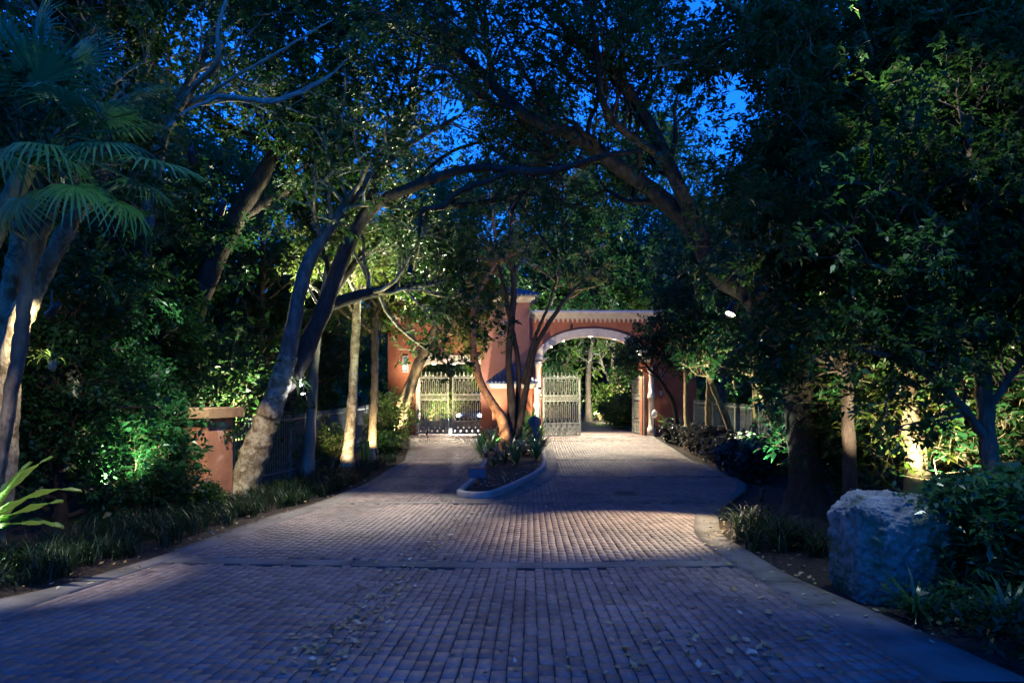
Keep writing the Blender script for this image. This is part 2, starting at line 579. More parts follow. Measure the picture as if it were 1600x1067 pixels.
PF = []
for r in range(2):
    for k in range(4):
        a_ = r * 4 + k; c_ = r * 4 + (k + 1) % 4
        PF.append((a_, c_, c_ + 4, a_ + 4))
PF.append((8, 9, 10, 11))
PF = np.array(PF)
vis = (np.abs(cx) < .76 * cy) & (cy > 4.15)
order = np.argsort(np.where(vis, cy, 1e9))
near, far_ = order[:300], order[300:]
pv = paver_verts(cx[far_] + jx[far_], cy[far_], cl[far_], h[far_], len(far_))
fq = (PF[None] + (np.arange(len(far_)) * 12)[:, None, None]).reshape(-1, 4)
o = put("paver_field", mesh("paver_field", pv.reshape(-1, 3), fq, M["paver_far"]), driveway)
o["kind"] = "stuff"
variants = []
for i in range(6):
    l = L_ * (.94 + .022 * i)
    vv = paver_verts(np.zeros(1), np.zeros(1) + .0, np.array([l]), np.zeros(1), 1)[0]
    vv[:, 2] -= float(gz(0.0))
    vv[:, 2] -= vv[8:, 2].mean()
    variants.append((l, mesh("paver", vv, PF, M["paver"])))
for j in near:
    k = int(np.argmin([abs(v[0] - cl[j]) for v in variants]))
    s = (gz(cy[j] + .2) - gz(cy[j] - .2)) / .4
    put("paver", variants[k][1], driveway, (cx[j] + jx[j], cy[j], float(gz(cy[j])) + h[j]), (math.atan(s) - math.atan((gz(.2) - gz(-.2)) / .4), 0, 0), (1, cl[j] / variants[k][0], 1))

# concrete ribbon edges, in cast lengths
for nm, A, B in (("concrete_edging", LO, LI), ("concrete_edging", RI, RO)):
    y = -11.0
    while y < 33:
        L = 3.05
        q = np.linspace(y, y + L - .02, 13)
        sheet(nm, q, A(q), B(q), .009, M["concrete"], 3, .04, parent=driveway)
        y += L
for i, (p, w) in enumerate(BANDS):
    yc = band_y[i]
    xl, xr = float(LI(yc)) + .01, float(RI(yc)) - .01
    segs = [(xl, xr)]
    sp = poly_span(APRON, yc)
    if sp: segs = [(xl, sp[0] - .02), (sp[1] + .02, xr)]
    for a0, b0 in segs:
        n = max(1, int(round((b0 - a0) / 2.6)))
        for k in range(n):
            a1, b1 = a0 + (b0 - a0) * k / n + .005, a0 + (b0 - a0) * (k + 1) / n - .005
            V = []
            for x in np.linspace(a1, b1, 5):
                c = band_line(i, x)
                for yy_, dz in ((c - w / 2, -.03), (c - w / 2, .005), (c + w / 2, .005), (c + w / 2, -.03)):
                    V.append((x, yy_, float(gz(yy_)) + dz))
            fs = [(r * 4 + q, r * 4 + 4 + q, r * 4 + 5 + q, r * 4 + 1 + q) for r in range(4) for q in range(3)]
            put("concrete_band", mesh("concrete_band", V, fs, M["concrete"]), driveway)

# drain cover lying in the right lane
c = G(977, 771)
d = MB(); d.lathe([(.34, 0), (.34, .006), (.3, .008)], n=24)
for k in range(5): d.box(-.22, .22, -.2 + k * .1 - .015, -.2 + k * .1 + .015, .008, .014)
put("drain_cover", d.mesh("drain_cover", M["dark"]), driveway, (c[0], c[1], c[2] + .004))

# road beyond the gate
ys = np.linspace(33.5, 110, 154)
far_road = sheet("road", ys, LI(ys) - .0, RI(ys) + .0, -.012, M["concrete"], 8, kind="structure")
mp_ = mat_noise("distant_brick_road", [(.3, (.12, .095, .085)), (.6, (.19, .15, .135)), (.8, (.24, .2, .18))], 6, .7, .3, .006, 30)
far_road.data.materials[0] = mp_
for A, B in ((LO, LI), (RI, RO)):
    q = np.linspace(33.6, 100, 67)
    sheet("concrete_edging", q, A(q), B(q), .004, M["concrete"], 2, .04, parent=far_road)

# ------------------------------------------------------------------ island
island = thing("planted_island", "long curved planting island with a raised concrete kerb splitting the driveway in two", "planter", (0, 20, float(gz(20))))
IZ = 20.0, float(gz(20))


def isl(o):
    o.parent = island; o.location = (0, -20, -IZ[1]); return o


ay = np.concatenate([np.linspace(APRON[:, 1].min() + .01, APRON[:, 1].min() + .6, 14), np.linspace(APRON[:, 1].min() + .7, 32.1, 90)])
sp = [poly_span(APRON, y) for y in ay]
isl(sheet("apron", ay, [s[0] for s in sp], [s[1] for s in sp], .012, M["concrete"], 12, .05))
prof = [(0, .0), (0.0, .13), (.025, .155), (.13, .155), (.155, .13), (.155, .0)]
V = []
for dd, hh in prof:
    q = offset(KERB, dd)
    V += [(x, y, float(gz(y)) + hh) for x, y in q]
n = len(KERB)
fs = np.array([(r * n + k, r * n + (k + 1) % n, (r + 1) * n + (k + 1) % n, (r + 1) * n + k) for r in range(len(prof) - 1) for k in range(n)])
isl(put("kerb", mesh("kerb", V, fs, M["kerb"], False)))
KI = offset(KERB, .1)
ay = np.linspace(KI[:, 1].min() + .02, KI[:, 1].max() - .02, 80)
sp = [poly_span(KI, y) for y in ay]
soil = isl(sheet("soil", ay, [s[0] for s in sp], [s[1] for s in sp], .09, M["soil"], 10))

# ------------------------------------------------------------------ gatehouse
FY = 33.0                    # facade distance
MP = FY / F
GZ0 = float(gz(FY))


def fx(px): return (px - 800) * MP
def fz(py): return CAMZ + (HY - py) * MP


gh = thing("gatehouse", "terracotta gatehouse with a square mauve tower, an arched right opening and a cream scalloped cornice", "building", (0, FY, GZ0))


def gpart(o, par=None):
    o.parent = par or gh
    o.location = (0, -FY, -GZ0) if par is None else (0, 0, 0)
    return o


def arch_wall(name, x0, x1, oL, oR, fn, top, y0, y1, m, base=GZ0 - .1, nseg=40):
    """Wall with an opening whose head is fn(x); has real thickness."""
    xs = [x0] + list(np.linspace(oL, oR, nseg + 1)) + [x1]
    b = MB()
    b.box(x0, oL, y0, y1, base, top)
    b.box(oR, x1, y0, y1, base, top)
    g = np.linspace(oL, oR, nseg + 1)
    for a_, c_ in zip(g[:-1], g[1:]):
        za, zc = fn(a_), fn(c_)
        vs = [(a_, y0, za), (c_, y0, zc), (c_, y0, top), (a_, y0, top), (a_, y1, za), (c_, y1, zc), (c_, y1, top), (a_, y1, top)]
        b.add(vs, [(0, 1, 2, 3), (5, 4, 7, 6), (1, 0, 4, 5), (3, 2, 6, 7)])
    return b.mesh(name, m)


def ring(name, xs, inner, outer, y0, y1, m):
    b = MB()
    for a_, c_ in zip(xs[:-1], xs[1:]):
        ia, ic, oa, oc = inner(a_), inner(c_), outer(a_), outer(c_)
        vs = [(ia[0], y0, ia[1]), (ic[0], y0, ic[1]), (oc[0], y0, oc[1]), (oa[0], y0, oa[1]),
              (ia[0], y1, ia[1]), (ic[0], y1, ic[1]), (oc[0], y1, oc[1]), (oa[0], y1, oa[1])]
        b.add(vs, [(0, 1, 2, 3), (1, 0, 4, 5), (3, 2, 6, 7), (5, 4, 7, 6)])
    return b.mesh(name, m)


# right arch
AC, AW, AS, AR = fx(925), 78 * MP, fz(561), 36 * MP
def arch_z(x): return AS + AR * math.sqrt(max(0.0, 1 - ((x - AC) / AW) ** 2))
gpart(put("wall", arch_wall("arch_wall", fx(826), fx(1031), AC - AW, AC + AW, arch_z, fz(496), FY, FY + .9, M["orange"])))
th = np.linspace(math.pi, 0, 41)
gpart(put("arch_trim", ring("arch_trim", th, lambda t: (AC + (AW - .05) * math.cos(t), AS + (AR - .03) * math.sin(t)),
                            lambda t: (AC + (AW + .3) * math.cos(t), AS + (AR + .36) * math.sin(t)), FY - .07, FY + .5, M["trim"])))
# right wing
b = MB(); b.box(fx(1031), fx(1090), FY + .25, FY + 1.0, GZ0 - .1, fz(520)); gpart(put("wall", b.mesh("wing_wall", M["orange"])))
# left block and its opening with a rounded corner
OL, OR = fx(653), fx(756)
def left_z(x):
    r = 20 * MP
    top = fz(567)
    if x < OL + r: return top - r * 1.1 * (1 - math.sqrt(max(0, 1 - ((OL + r - x) / r) ** 2)))
    return top
gpart(put("wall", arch_wall("left_wall", fx(606), fx(770), OL, OR, left_z, fz(498), FY + .02, FY + .8, M["orange"])))
gx_ = list(np.linspace(OL, OR, 60))
gpart(put("lintel_trim", ring("lintel_trim", gx_, lambda x: (x, left_z(x) - .03), lambda x: (x, fz(555)), FY - .05, FY + .35, M["trim"])))
b = MB(); b.box(OL - .1, OL + .04, FY - .05, FY + .35, GZ0 - .05, fz(590)); gpart(put("jamb_trim", b.mesh("jamb_trim", M["trim"])))
b = MB(); b.box(fx(626), fx(652) , FY - .02, FY + .3, GZ0 - .05, fz(655)); gpart(put("wall_base", b.mesh("wall_base", M["orange"])))
# lit niche window in the left pier
b = MB(); b.box(fx(629), fx(638), FY - .03, FY + .02, fz(582), fz(556)); nw_ = gpart(put("niche_window", b.mesh("niche_window", M["trim"])))
b = MB(); b.box(fx(630.5), fx(636.5), FY - .045, FY - .031, fz(580), fz(558)); gpart(put("pane", b.mesh("pane", mat_noise("grey_window_glass", [(.3, (.1, .13, .14)), (.7, (.2, .24, .24))], 3, .15, 0))), nw_)
# tower
b = MB(); b.box(fx(752), fx(827), FY - .45, FY + 1.4, GZ0 - .1, fz(474)); gpart(put("tower_wall", b.mesh("tower_wall", M["tower"])))
b = MB()
for k, (e, z0_, z1_) in enumerate(((.08, 474.5, 471), (.16, 471, 468.5), (.26, 468.5, 465.5))):
    b.box(fx(752) - e, fx(827) + e, FY - .45 - e, FY + 1.4 + e, fz(z0_) + .001 * k, fz(z1_))
gpart(put("tower_cornice", b.mesh("tower_cornice", M["trim"])))
b = MB(); b.box(fx(784.5), fx(787.5), FY - .49, FY - .44, fz(528), fz(503)); gpart(put("slit_window", b.mesh("slit_window", M["trim"])))


def hip_roof(par, x0, x1, y0, y1, z0, z1, over, pitch_n, m, mk):
    """Pyramid roof whose four slopes carry raised barrel tiles, row by row."""
    cx_, cy_ = (x0 + x1) / 2, (y0 + y1) / 2
    b = MB()
    b.add([(x0 - over, y0 - over, z0), (x1 + over, y0 - over, z0), (x1 + over, y1 + over, z0), (x0 - over, y1 + over, z0), (cx_, cy_, z1)],
          [(0, 1, 4), (1, 2, 4), (2, 3, 4), (3, 0, 4), (3, 2, 1, 0)])
    rf = mk(put("roof", b.mesh("roof", m)), par)
    c = [np.array(p) for p in ((x0 - over, y0 - over, z0), (x1 + over, y0 - over, z0), (x1 + over, y1 + over, z0), (x0 - over, y1 + over, z0))]
    ap = np.array((cx_, cy_, z1))
    t = MB()
    for s in range(4):
        A_, B_ = c[s], c[(s + 1) % 4]
        for k in range(pitch_n):
            u = (k + .5) / pitch_n
            base = A_ + (B_ - A_) * u
            lim = 1 - abs(2 * u - 1)
            for r in range(7):
                f0, f1 = r / 7, min((r + 1.12) / 7, lim)
                if f0 >= lim - .02: break
                mid = (A_ + B_) / 2
                up = ap - mid
                p0, p1 = base + up * f0, base + up * f1
                t.bar(p0 + np.array((0, 0, .035)), p1 + np.array((0, 0, .015)), .42 * np.linalg.norm(B_ - A_) / pitch_n, 7)
    tl = put("tile", t.mesh("tile", m, True), rf); tl["kind"] = "stuff"
    return rf


hip_roof(None, fx(752), fx(827), FY - .45, FY + 1.4, fz(465) + .004, fz(447), .42, 14, M["tile"], lambda o, p: gpart(o))
# cornices with scalloped hems
def cornice(x0, x1, y):
    b = MB()
    b.box(x0, x1, y - .34, y + .9, fz(491), fz(486), .02)
    b.box(x0, x1, y - .26, y + .9, fz(493.5), fz(491) - .002)
    b.box(x0, x1, y - .16, y + .9, fz(497), fz(493.5) - .002)
    gpart(put("cornice", b.mesh("cornice", M["trim"])))
    n_ = int(round((x1 - x0) / (7.35 * MP)))
    w = (x1 - x0) / n_
    s = MB()
    g = np.linspace(-.5, .5, 11)
    zt = fz(497) - .002; zb = fz(504)
    prof_ = [zb + (zt - .02 - zb) * math.sqrt(max(0, 1 - (abs(u) / .36) ** 2)) if abs(u) < .36 else zb for u in g]
    for (u0, a0), (u1, a1) in zip(zip(g[:-1], prof_[:-1]), zip(g[1:], prof_[1:])):
        vs = [(u0 * w, -.1, a0), (u1 * w, -.1, a1), (u1 * w, -.1, zt), (u0 * w, -.1, zt), (u0 * w, .02, a0), (u1 * w, .02, a1), (u1 * w, .02, zt), (u0 * w, .02, zt)]
        s.add(vs, [(0, 1, 2, 3), (1, 0, 4, 5), (3, 2, 6, 7)])
    me = s.mesh("scallop", M["trim"])
    for k in range(n_):
        o_ = put("scallop", me, gh, (x0 + w * (k + .5), y - FY - .001, -GZ0))
cornice(fx(829), fx(1040), FY)
cornice(fx(604), fx(750), FY + .02)
# arch springing blocks, the round columns of the right arch
for px, dirn in ((842.5, 1), (1009, -1)):
    b = MB()
    for e, z0_, z1_ in ((.0, 566, 563.5), (.06, 563.5, 561.5), (.12, 561.5, 559)):
        b.box(fx(px) - .2 - e, fx(px) + .22 + e, FY - .14 - e, FY + .5, fz(z0_), fz(z1_))
    gpart(put("impost", b.mesh("impost", M["trim"])))
for px, ztop in ((840, 566), (1016.5, 575)):
    b = MB()
    zt = fz(ztop)
    b.lathe([(.2, 0), (.2, .35), (.155, .42), (.135, .6), (.135, 1.75), (.19, 1.8), (.2, 1.88), (.16, 1.95), (.19, 2.02), (.13, 2.08), (.12, zt - GZ0 - .3), (.2, zt - GZ0 - .12), (.22, zt - GZ0)], fx(px), FY - .2, 20, GZ0)
    gpart(put("column", b.mesh("column", M["trim"], True)))
b = MB(); b.box(fx(1028.5), fx(1036), FY + .2, FY + .26, fz(617.5), fz(610.5), .01); gpart(put("plaque", b.mesh("plaque", M["white"])))
b = MB(); b.box(fx(1031), fx(1036), FY + .12, FY + .24, fz(600), fz(578)); gpart(put("wing_pilaster", b.mesh("wing_pilaster", M["trim"])))

# guard kiosk in front of the tower
KY = 30.9
kp = KY / F
def kx(px): return (px - 800) * kp
def kz(py): return CAMZ + (HY - py) * kp
kio = thing("guard_kiosk", "small guard kiosk with orange walls and a glazed blue hipped tile roof on the island", "kiosk", (0, KY, float(gz(KY))))
kz0 = float(gz(KY))
def kpart(o, p=None):
    o.parent = p or kio; o.location = (0, -KY, -kz0) if p is None else (0, 0, 0); return o
x0_, x1_, ya, yb = kx(769), kx(831), KY, KY + 1.7
b = MB(); b.box(x0_, x1_, ya, yb, kz0 - .1, kz(607)); kpart(put("wall", b.mesh("kiosk_wall", M["orange"])))
b = MB(); b.box(x0_ - .06, x1_ + .06, ya - .06, yb + .06, kz(607) + .001, kz(603)); b.box(x0_ - .13, x1_ + .13, ya - .13, yb + .13, kz(603) + .001, kz(599.5)); kpart(put("eaves_trim", b.mesh("eaves_trim", M["trim"])))
hip_roof(None, x0_, x1_, ya, yb, kz(599.3), kz(569), .26, 13, M["tile"], lambda o, p: kpart(o))
for px in (816, 826):
    b = MB(); b.box(kx(px) - .1, kx(px) + .1, ya - .07, ya + .05, kz0, kz(608)); kpart(put("pilaster", b.mesh("pilaster", M["orange"])))
b = MB(); b.lathe([(.15, 0), (.15, .3), (.11, .4), (.105, 1.5), (.15, 1.55), (.15, 1.65), (.11, 1.72), (.1, kz(604) - kz0 - .1), (.15, kz(604) - kz0)], kx(838), ya + .15, 16, kz0); kpart(put("column", b.mesh("kiosk_column", M["trim"], True)))
b = MB(); b.lathe([(.055, 0), (.055, .03)], n=14); o = kpart(put("intercom", b.mesh("intercom", M["dark"]))); o.location = (kx(822), -.09, kz(625) - kz0); o.rotation_euler = (math.radians(90), 0, 0)

# ------------------------------------------------------------------ wrought iron gate leaves
_bars = {}


def gate_leaf(label, w, hgt, loc, rz, m_frame, m_panel):
    t = thing("gate_leaf", label, "gate", loc, "wrought iron leaves of the two driveway gates", (0, 0, rz))
    zp, zm0, zm1 = .62, 1.66, 1.92          # panel top, middle band
    fr = MB()
    for x in (0, w - .07): fr.box(x, x + .07, -.035, .035, .03, hgt)
    for z in (.03, zp, zm0, zm1, hgt - .06): fr.box(.0705, w - .0705, -.028, .028, z, z + .055)
    put("frame", fr.mesh("frame", m_frame), t)
    n = max(5, int(round((w - .14) / .2)))
    step = (w - .14) / n

    def bar_mesh(key, z0_, z1_):
        if key not in _bars:
            b = MB(); s = .05; q = .13
            b.bar((-s, 0, z0_ + q), (-s, 0, z1_ - q), .0105, 5); b.bar((s, 0, z0_ + q), (s, 0, z1_ - q), .0105, 5)
            for e, z in ((z0_, z0_ + q), (z1_, z1_ - q)):
                b.bar((0, 0, e + (.05 if e == z0_ else -.05)), (-s, 0, z), .0105, 5); b.bar((0, 0, e + (.05 if e == z0_ else -.05)), (s, 0, z), .0105, 5)
                b.bar((0, 0, e), (0, 0, e + (.05 if e == z0_ else -.05)), .0125, 5)
            _bars[key] = b.mesh("bar", m_frame)
        return _bars[key]
    for k in range(n):
        x = .07 + step * (k + .5)
        put("bar", bar_mesh(("lo", m_frame.name), zp + .055, zm0), t, (x, 0, 0))
        put("bar", bar_mesh(("hi", m_frame.name), zm1 + .055, hgt - .06), t, (x, 0, 0))
        if ("sp", m_frame.name) not in _bars:
            b = MB(); b.lathe([(.012, 0), (.012, .07), (.03, .1), (.014, .13), (.022, .16), (.002, .29)], n=6); _bars[("sp", m_frame.name)] = b.mesh("spike", m_frame)
        put("spike", _bars[("sp", m_frame.name)], t, (x, 0, hgt))
    # cresting of small scrolls along the top and a lattice in the middle band
    c = MB()
    for k in range(n * 2):
        x = .07 + step / 2 * (k + .5)
        for q in range(5):
            a0, a1 = math.pi * q / 5, math.pi * (q + 1) / 5
            c.bar((x + .04 * math.cos(a0), 0, hgt + .06 * math.sin(a0)), (x + .04 * math.cos(a1), 0, hgt + .06 * math.sin(a1)), .008, 4)
    put("cresting", c.mesh("cresting", m_frame), t)
    l = MB()
    zc, hh = (zm0 + .055 + zm1) / 2, (zm1 - zm0 - .055) / 2
    nn = n * 3
    for k in range(nn):
        a0 = .07 + (w - .14) * k / nn; a1 = .07 + (w - .14) * (k + 1) / nn
        l.bar((a0, .008, zc - hh), (a1, .008, zc + hh), .008, 4); l.bar((a1, -.008, zc - hh), (a0, -.008, zc + hh), .008, 4)
    put("lattice", l.mesh("lattice", m_frame), t)
    # kick panel pierced with diamonds
    p = MB()
    nc = max(4, int(round(w / .15))); cw_ = (w - .14) / nc; rows = 3; ch = (zp - .085) / rows
    for i in range(nc):
        for r in range(rows):
            xa, za = .07 + i * cw_, .085 + r * ch
            corners = [(xa, 0, za), (xa + cw_, 0, za), (xa + cw_, 0, za + ch), (xa, 0, za + ch)]
            if (i + r) % 2:
                p.add(corners, [(0, 1, 2, 3)]); continue
            mx_, mz_ = xa + cw_ / 2, za + ch / 2
            d_ = [(mx_, 0, mz_ - ch * .36), (mx_ + cw_ * .36, 0, mz_), (mx_, 0, mz_ + ch * .36), (mx_ - cw_ * .36, 0, mz_)]
            p.add(corners + d_, [(0, 1, 5, 4), (1, 2, 6, 5), (2, 3, 7, 6), (3, 0, 4, 7)])
    po = put("kick_panel", p.mesh("kick_panel", m_panel), t)
    sm = po.modifiers.new("thick", "SOLIDIFY"); sm.thickness = .012
    return t


GH = 2.78
gy_ = FY + .16
gate_leaf("left wrought iron leaf of the left driveway gate beside the orange pier", 48 * MP, GH, (fx(652.5), gy_, GZ0 + .03), math.radians(2), M["iron"], M["iron_panel"])
gate_leaf("right leaf of the left driveway gate with car headlights shining through it", 50 * MP, GH, (fx(706), gy_ - .03, GZ0 + .03), math.radians(5), M["iron"], M["iron_panel"])
gate_leaf("pale wrought iron leaf swung half open at the left of the big arch", 2.0, GH, tuple(P(848, 675, 31.6) * np.array([1, 1, 0]) + np.array([0, 0, float(gz(31.6)) + .03])), math.radians(24), M["iron"], M["iron_panel"])
gate_leaf("leaf of the big arch swung wide open, nearly edge on beside the white column", 1.9, GH, (fx(1006), FY - .15, GZ0 + .03), math.radians(97), M["iron"], M["iron_panel"])
# hinge arms that hold the half open leaf to the column
t = thing("gate_hinge_arm", "pair of dark hinge bars between the white column and the half open gate leaf", "hinge", (fx(840), FY - .3, fz(614)))
for z in (0, -.17):
    b = MB(); q = P(848, 614, 31.6); b.bar((.1, -.05, z), (q[0] - fx(840) + .02, q[1] - FY + .3, z), .03, 8); put("bar", b.mesh("hinge_bar", M["dark"]), t)

# ------------------------------------------------------------------ car waiting behind the left gate
CY = 38.2
cg = float(gz(CY))
car = thing("waiting_car", "dark blue car with headlights on waiting behind the left gate", "car", (fx(733) * CY / FY, CY, cg), None, (0, 0, math.radians(-9)))
paint = mat_noise("dark_blue_car_paint", [(.3, (.02, .035, .09)), (.7, (.03, .05, .12))], 2, .25, 0, metallic=.3)
glass = mat_noise("dark_car_glass", [(.3, (.015, .02, .03)), (.7, (.03, .04, .05))], 2, .06, 0)
rows = []                       # (y, half width, z bottom, z shoulder, z top, half width top)
sec = [(0, .70, .38, .55, .62, .6), (.12, .84, .25, .62, .74, .72), (.7, .9, .22, .7, .86, .74), (1.15, .91, .22, .8, .95, .72), (1.75, .91, .22, .9, 1.38, .58), (2.6, .91, .22, .92, 1.45, .58), (3.5, .9, .22, .92, 1.36, .57), (4.1, .88, .25, .9, 1.0, .66), (4.45, .78, .35, .8, .9, .6)]
V = []; fs = []
for y, hw, zb, zs, zt, ht in sec:
    V += [(-hw * .9, y, zb), (-hw, y, (zb + zs) / 2), (-hw * .98, y, zs), (-ht, y, zt), (0, y, zt + .03), (ht, y, zt), (hw * .98, y, zs), (hw, y, (zb + zs) / 2), (hw * .9, y, zb)]
for r in range(len(sec) - 1):
    for k in range(8): fs.append((r * 9 + k, r * 9 + k + 1, r * 9 + 10 + k, r * 9 + 9 + k))
fs += [tuple(range(8, -1, -1)), tuple(range((len(sec) - 1) * 9, len(sec) * 9))]
put("body", mesh("car_body", V, fs, paint, True), car)
w_ = MB(); w_.add([(-.66, 1.2, .985), (.66, 1.2, .985), (.56, 1.74, 1.385), (-.56, 1.74, 1.385)], [(0, 1, 2, 3)])
o = put("windscreen", w_.mesh("windscreen", glass), car); o.location = (0, -.03, .03)
for s in (-1, 1):
    w_ = MB(); w_.add([(s * .9, 1.5, .96), (s * .9, 3.6, .96), (s * .62, 3.3, 1.33), (s * .62, 1.9, 1.35)], [(0, 1, 2, 3)]); put("side_window", w_.mesh("side_window", glass), car, (s * .012, 0, .01))
    hl = MB(); hl.lathe([(.1, 0), (.1, .04), (.07, .07)], n=14); o = put("headlight", hl.mesh("headlight", mat_emit("headlight_glow", (1, .96, .88), 12)), car, (s * .6, .08, .66), (math.radians(90), 0, 0))
    sp_ = bpy.data.lights.new("headlight_beam", "SPOT"); sp_.energy = 40; sp_.spot_size = math.radians(70); sp_.spot_blend = .6; sp_.color = (1, .95, .86); sp_.shadow_soft_size = .08
    q = put("headlight_beam", sp_, car, (s * .6, -.06, .66), (math.radians(84), 0, math.radians(180)))
    for y in (.85, 3.55):
        wh = MB(); wh.lathe([(.2, -.1), (.3, -.1), (.325, -.06), (.325, .06), (.3, .1), (.2, .1)], n=20)
        o = put("wheel", wh.mesh("tyre", M["dark"], True), car, (s * .8, y, .325), (0, math.radians(90), 0))
        rm = MB(); rm.lathe([(.19, -.09), (.19, .09), (.05, .115)], n=12); put("rim", rm.mesh("rim", M["white"]), o)
gr = MB(); gr.box(-.4, .4, -.03, .02, .42, .56, .01)
put("grille", gr.mesh("grille", M["dark"]), car)
# ------------------------------------------------------------------ boundary pillar, fences, bollards, signs
def on_ground(px, py, bed=True):
    p = G(px, py)
    return np.array([p[0], p[1], bedz(p[0], p[1]) if bed else p[2]])


PY = 15.2
px_, pz_ = (318 - 800) / F * PY, bedz((318 - 800) / F * PY, PY)
pil = thing("boundary_pillar", "pink stucco boundary pillar with a tan cap in the bushes left of the leaning tree", "pillar", (px_, PY, pz_), None, (0, 0, math.radians(-14)))
hp = CAMZ + (HY - 637) / F * (PY - .4) - pz_
b = MB(); b.box(-.43, .43, -.43, .43, -.15, hp - .24, .012); put("shaft", b.mesh("shaft", M["pink"]), pil)
b = MB(); b.box(-.6, .6, -.6, .6, hp - .235, hp, .015); put("cap", b.mesh("cap", M["tan"]), pil)
b = MB(); b.lathe([(.012, 0), (.012, .02)], n=8); o = put("bolt", b.mesh("bolt", M["dark"]), pil, (.2, -.43, hp * .48), (math.radians(90), 0, 0))


def fence(label, pts, height, m, gap=.11, post_every=2.4, rail_top=.12):
    """Iron picket fence along a polyline; every picket, rail and post is a part."""
    t = thing("iron_fence", label, "fence", (pts[0][0], pts[0][1], bedz(*pts[0])))
    O = np.array(t.location)
    key = "picket" + m.name
    b = MB(); b.box(-.012, .012, -.012, .012, 0, height); b.add([(-.012, -.012, height), (.012, -.012, height), (.012, .012, height), (-.012, .012, height), (0, 0, height + .05)], [(0, 1, 4), (1, 2, 4), (2, 3, 4), (3, 0, 4)])
    pk = b.mesh("picket", m)
    b = MB(); b.box(-.035, .035, -.035, .035, 0, height + .06); b.box(-.045, .045, -.045, .045, height + .06, height + .085)
    ps = b.mesh("post", m)
    for (xa, ya_), (xb, yb_) in zip(pts[:-1], pts[1:]):
        L = math.hypot(xb - xa, yb_ - ya_); n = int(L / gap)
        ang = math.atan2(yb_ - ya_, xb - xa)
        z0_, z1_ = bedz(xa, ya_), bedz(xb, yb_)
        for k in range(n):
            f = (k + .5) / n
            x, y = xa + (xb - xa) * f, ya_ + (yb_ - ya_) * f
            put("picket", pk, t, (x - O[0], y - O[1], z0_ + (z1_ - z0_) * f - O[2] + .02), (0, 0, ang))
        m_ = max(1, int(round(L / post_every)))
        for k in range(m_ + 1):
            f = k / m_
            x, y = xa + (xb - xa) * f, ya_ + (yb_ - ya_) * f
            put("post", ps, t, (x - O[0], y - O[1], z0_ + (z1_ - z0_) * f - O[2] - .05), (0, 0, ang))
        for hz in (height - rail_top, .2):
            b = MB()
            d = np.array((math.cos(ang), math.sin(ang), 0)); nrm = np.array((-d[1], d[0], 0)) * .022
            a_ = np.array((xa, ya_, z0_ + hz)) - O; c_ = np.array((xb, yb_, z1_ + hz)) - O
            vs = [a_ - nrm, a_ + nrm, a_ + nrm + (0, 0, .05), a_ - nrm + (0, 0, .05), c_ - nrm, c_ + nrm, c_ + nrm + (0, 0, .05), c_ - nrm + (0, 0, .05)]
            b.add(vs, [(0, 1, 2, 3), (7, 6, 5, 4), (1, 0, 4, 5), (2, 1, 5, 6), (3, 2, 6, 7), (0, 3, 7, 4)])
            put("rail", b.mesh("rail", m), t)
    return t


fence("green grey iron picket fence behind the slim trees right of the arch", [(8.35, 31.2), (8.9, 27.2), (9.25, 24.2), (9.3, 21.0), (9.2, 17.5)], 1.75, M["fence"])
fence("dark iron picket fence running from the pink pillar to the gatehouse", [(px_ + .35, PY + .75), (-6.15, 18.9), (-6.05, 22.0), (-5.8, 27.0), (-5.75, 32.6)], 1.72, M["darkfence"], .13)

for i, (px, py, h_) in enumerate(((567, 727, .72), (574.5, 725, .78))):
    q = on_ground(px, py)
    t = thing("bollard", ("shorter yellow bollard, left of the pair by the slim trunks", "taller yellow bollard, right of the pair by the slim trunks")[i], "bollard", q, "yellow bollards by the left verge")
    b = MB(); b.lathe([(.062, -.1), (.062, h_ - .04), (.05, h_ - .01), (.02, h_)], n=14); put("post", b.mesh("post", M["yellow"], True), t)
    b = MB(); b.lathe([(.1, -.02), (.1, .03), (.07, .05)], n=14); put("base", b.mesh("base", M["concrete"]), t)

# low sign at the island tip and the round sign seen from behind
sx = P(746, 738, 16.9); zb = float(gz(16.9)) + .09
t = thing("island_sign", "small dark blue rectangular sign on a thin post at the near tip of the island", "sign", (sx[0], 16.9, zb))
b = MB(); zt_ = CAMZ + (HY - 731.5) / F * 16.9 - zb; zl = CAMZ + (HY - 746.5) / F * 16.9 - zb
b.box(-.21, .21, -.045, .045, zl, zt_, .008); put("panel", b.mesh("panel", M["signblue"]), t)
b = MB(); b.box(-.225, .225, -.06, .06, zt_ + .001, zt_ + .018, .004); put("top_edge", b.mesh("top_edge", M["dark"]), t)
b = MB(); b.box(.13, .17, .05, .085, -.15, zt_ - .02); put("post", b.mesh("post", M["signblue"]), t)
sx = P(836, 660, 27.5); zb = float(gz(27.5)) + .09
t = thing("round_sign", "round dark sign seen from behind on a thick post among the island plants", "sign", (sx[0], 27.5, zb))
b = MB(); b.lathe([(.25, -.012), (.26, 0), (.25, .012)], n=28); o = put("disc", b.mesh("disc", M["signblue"]), t, (0, .05, sx[2] - zb), (math.radians(90), 0, 0))
b = MB(); b.box(-.07, .07, -.03, .03, -.2, sx[2] - zb + .1, .008); put("post", b.mesh("post", M["signblue"]), t)
b = MB(); b.box(-.1, .12, -.05, -.031, .55, .72, .006); put("plate", b.mesh("plate", M["signblue"]), t)

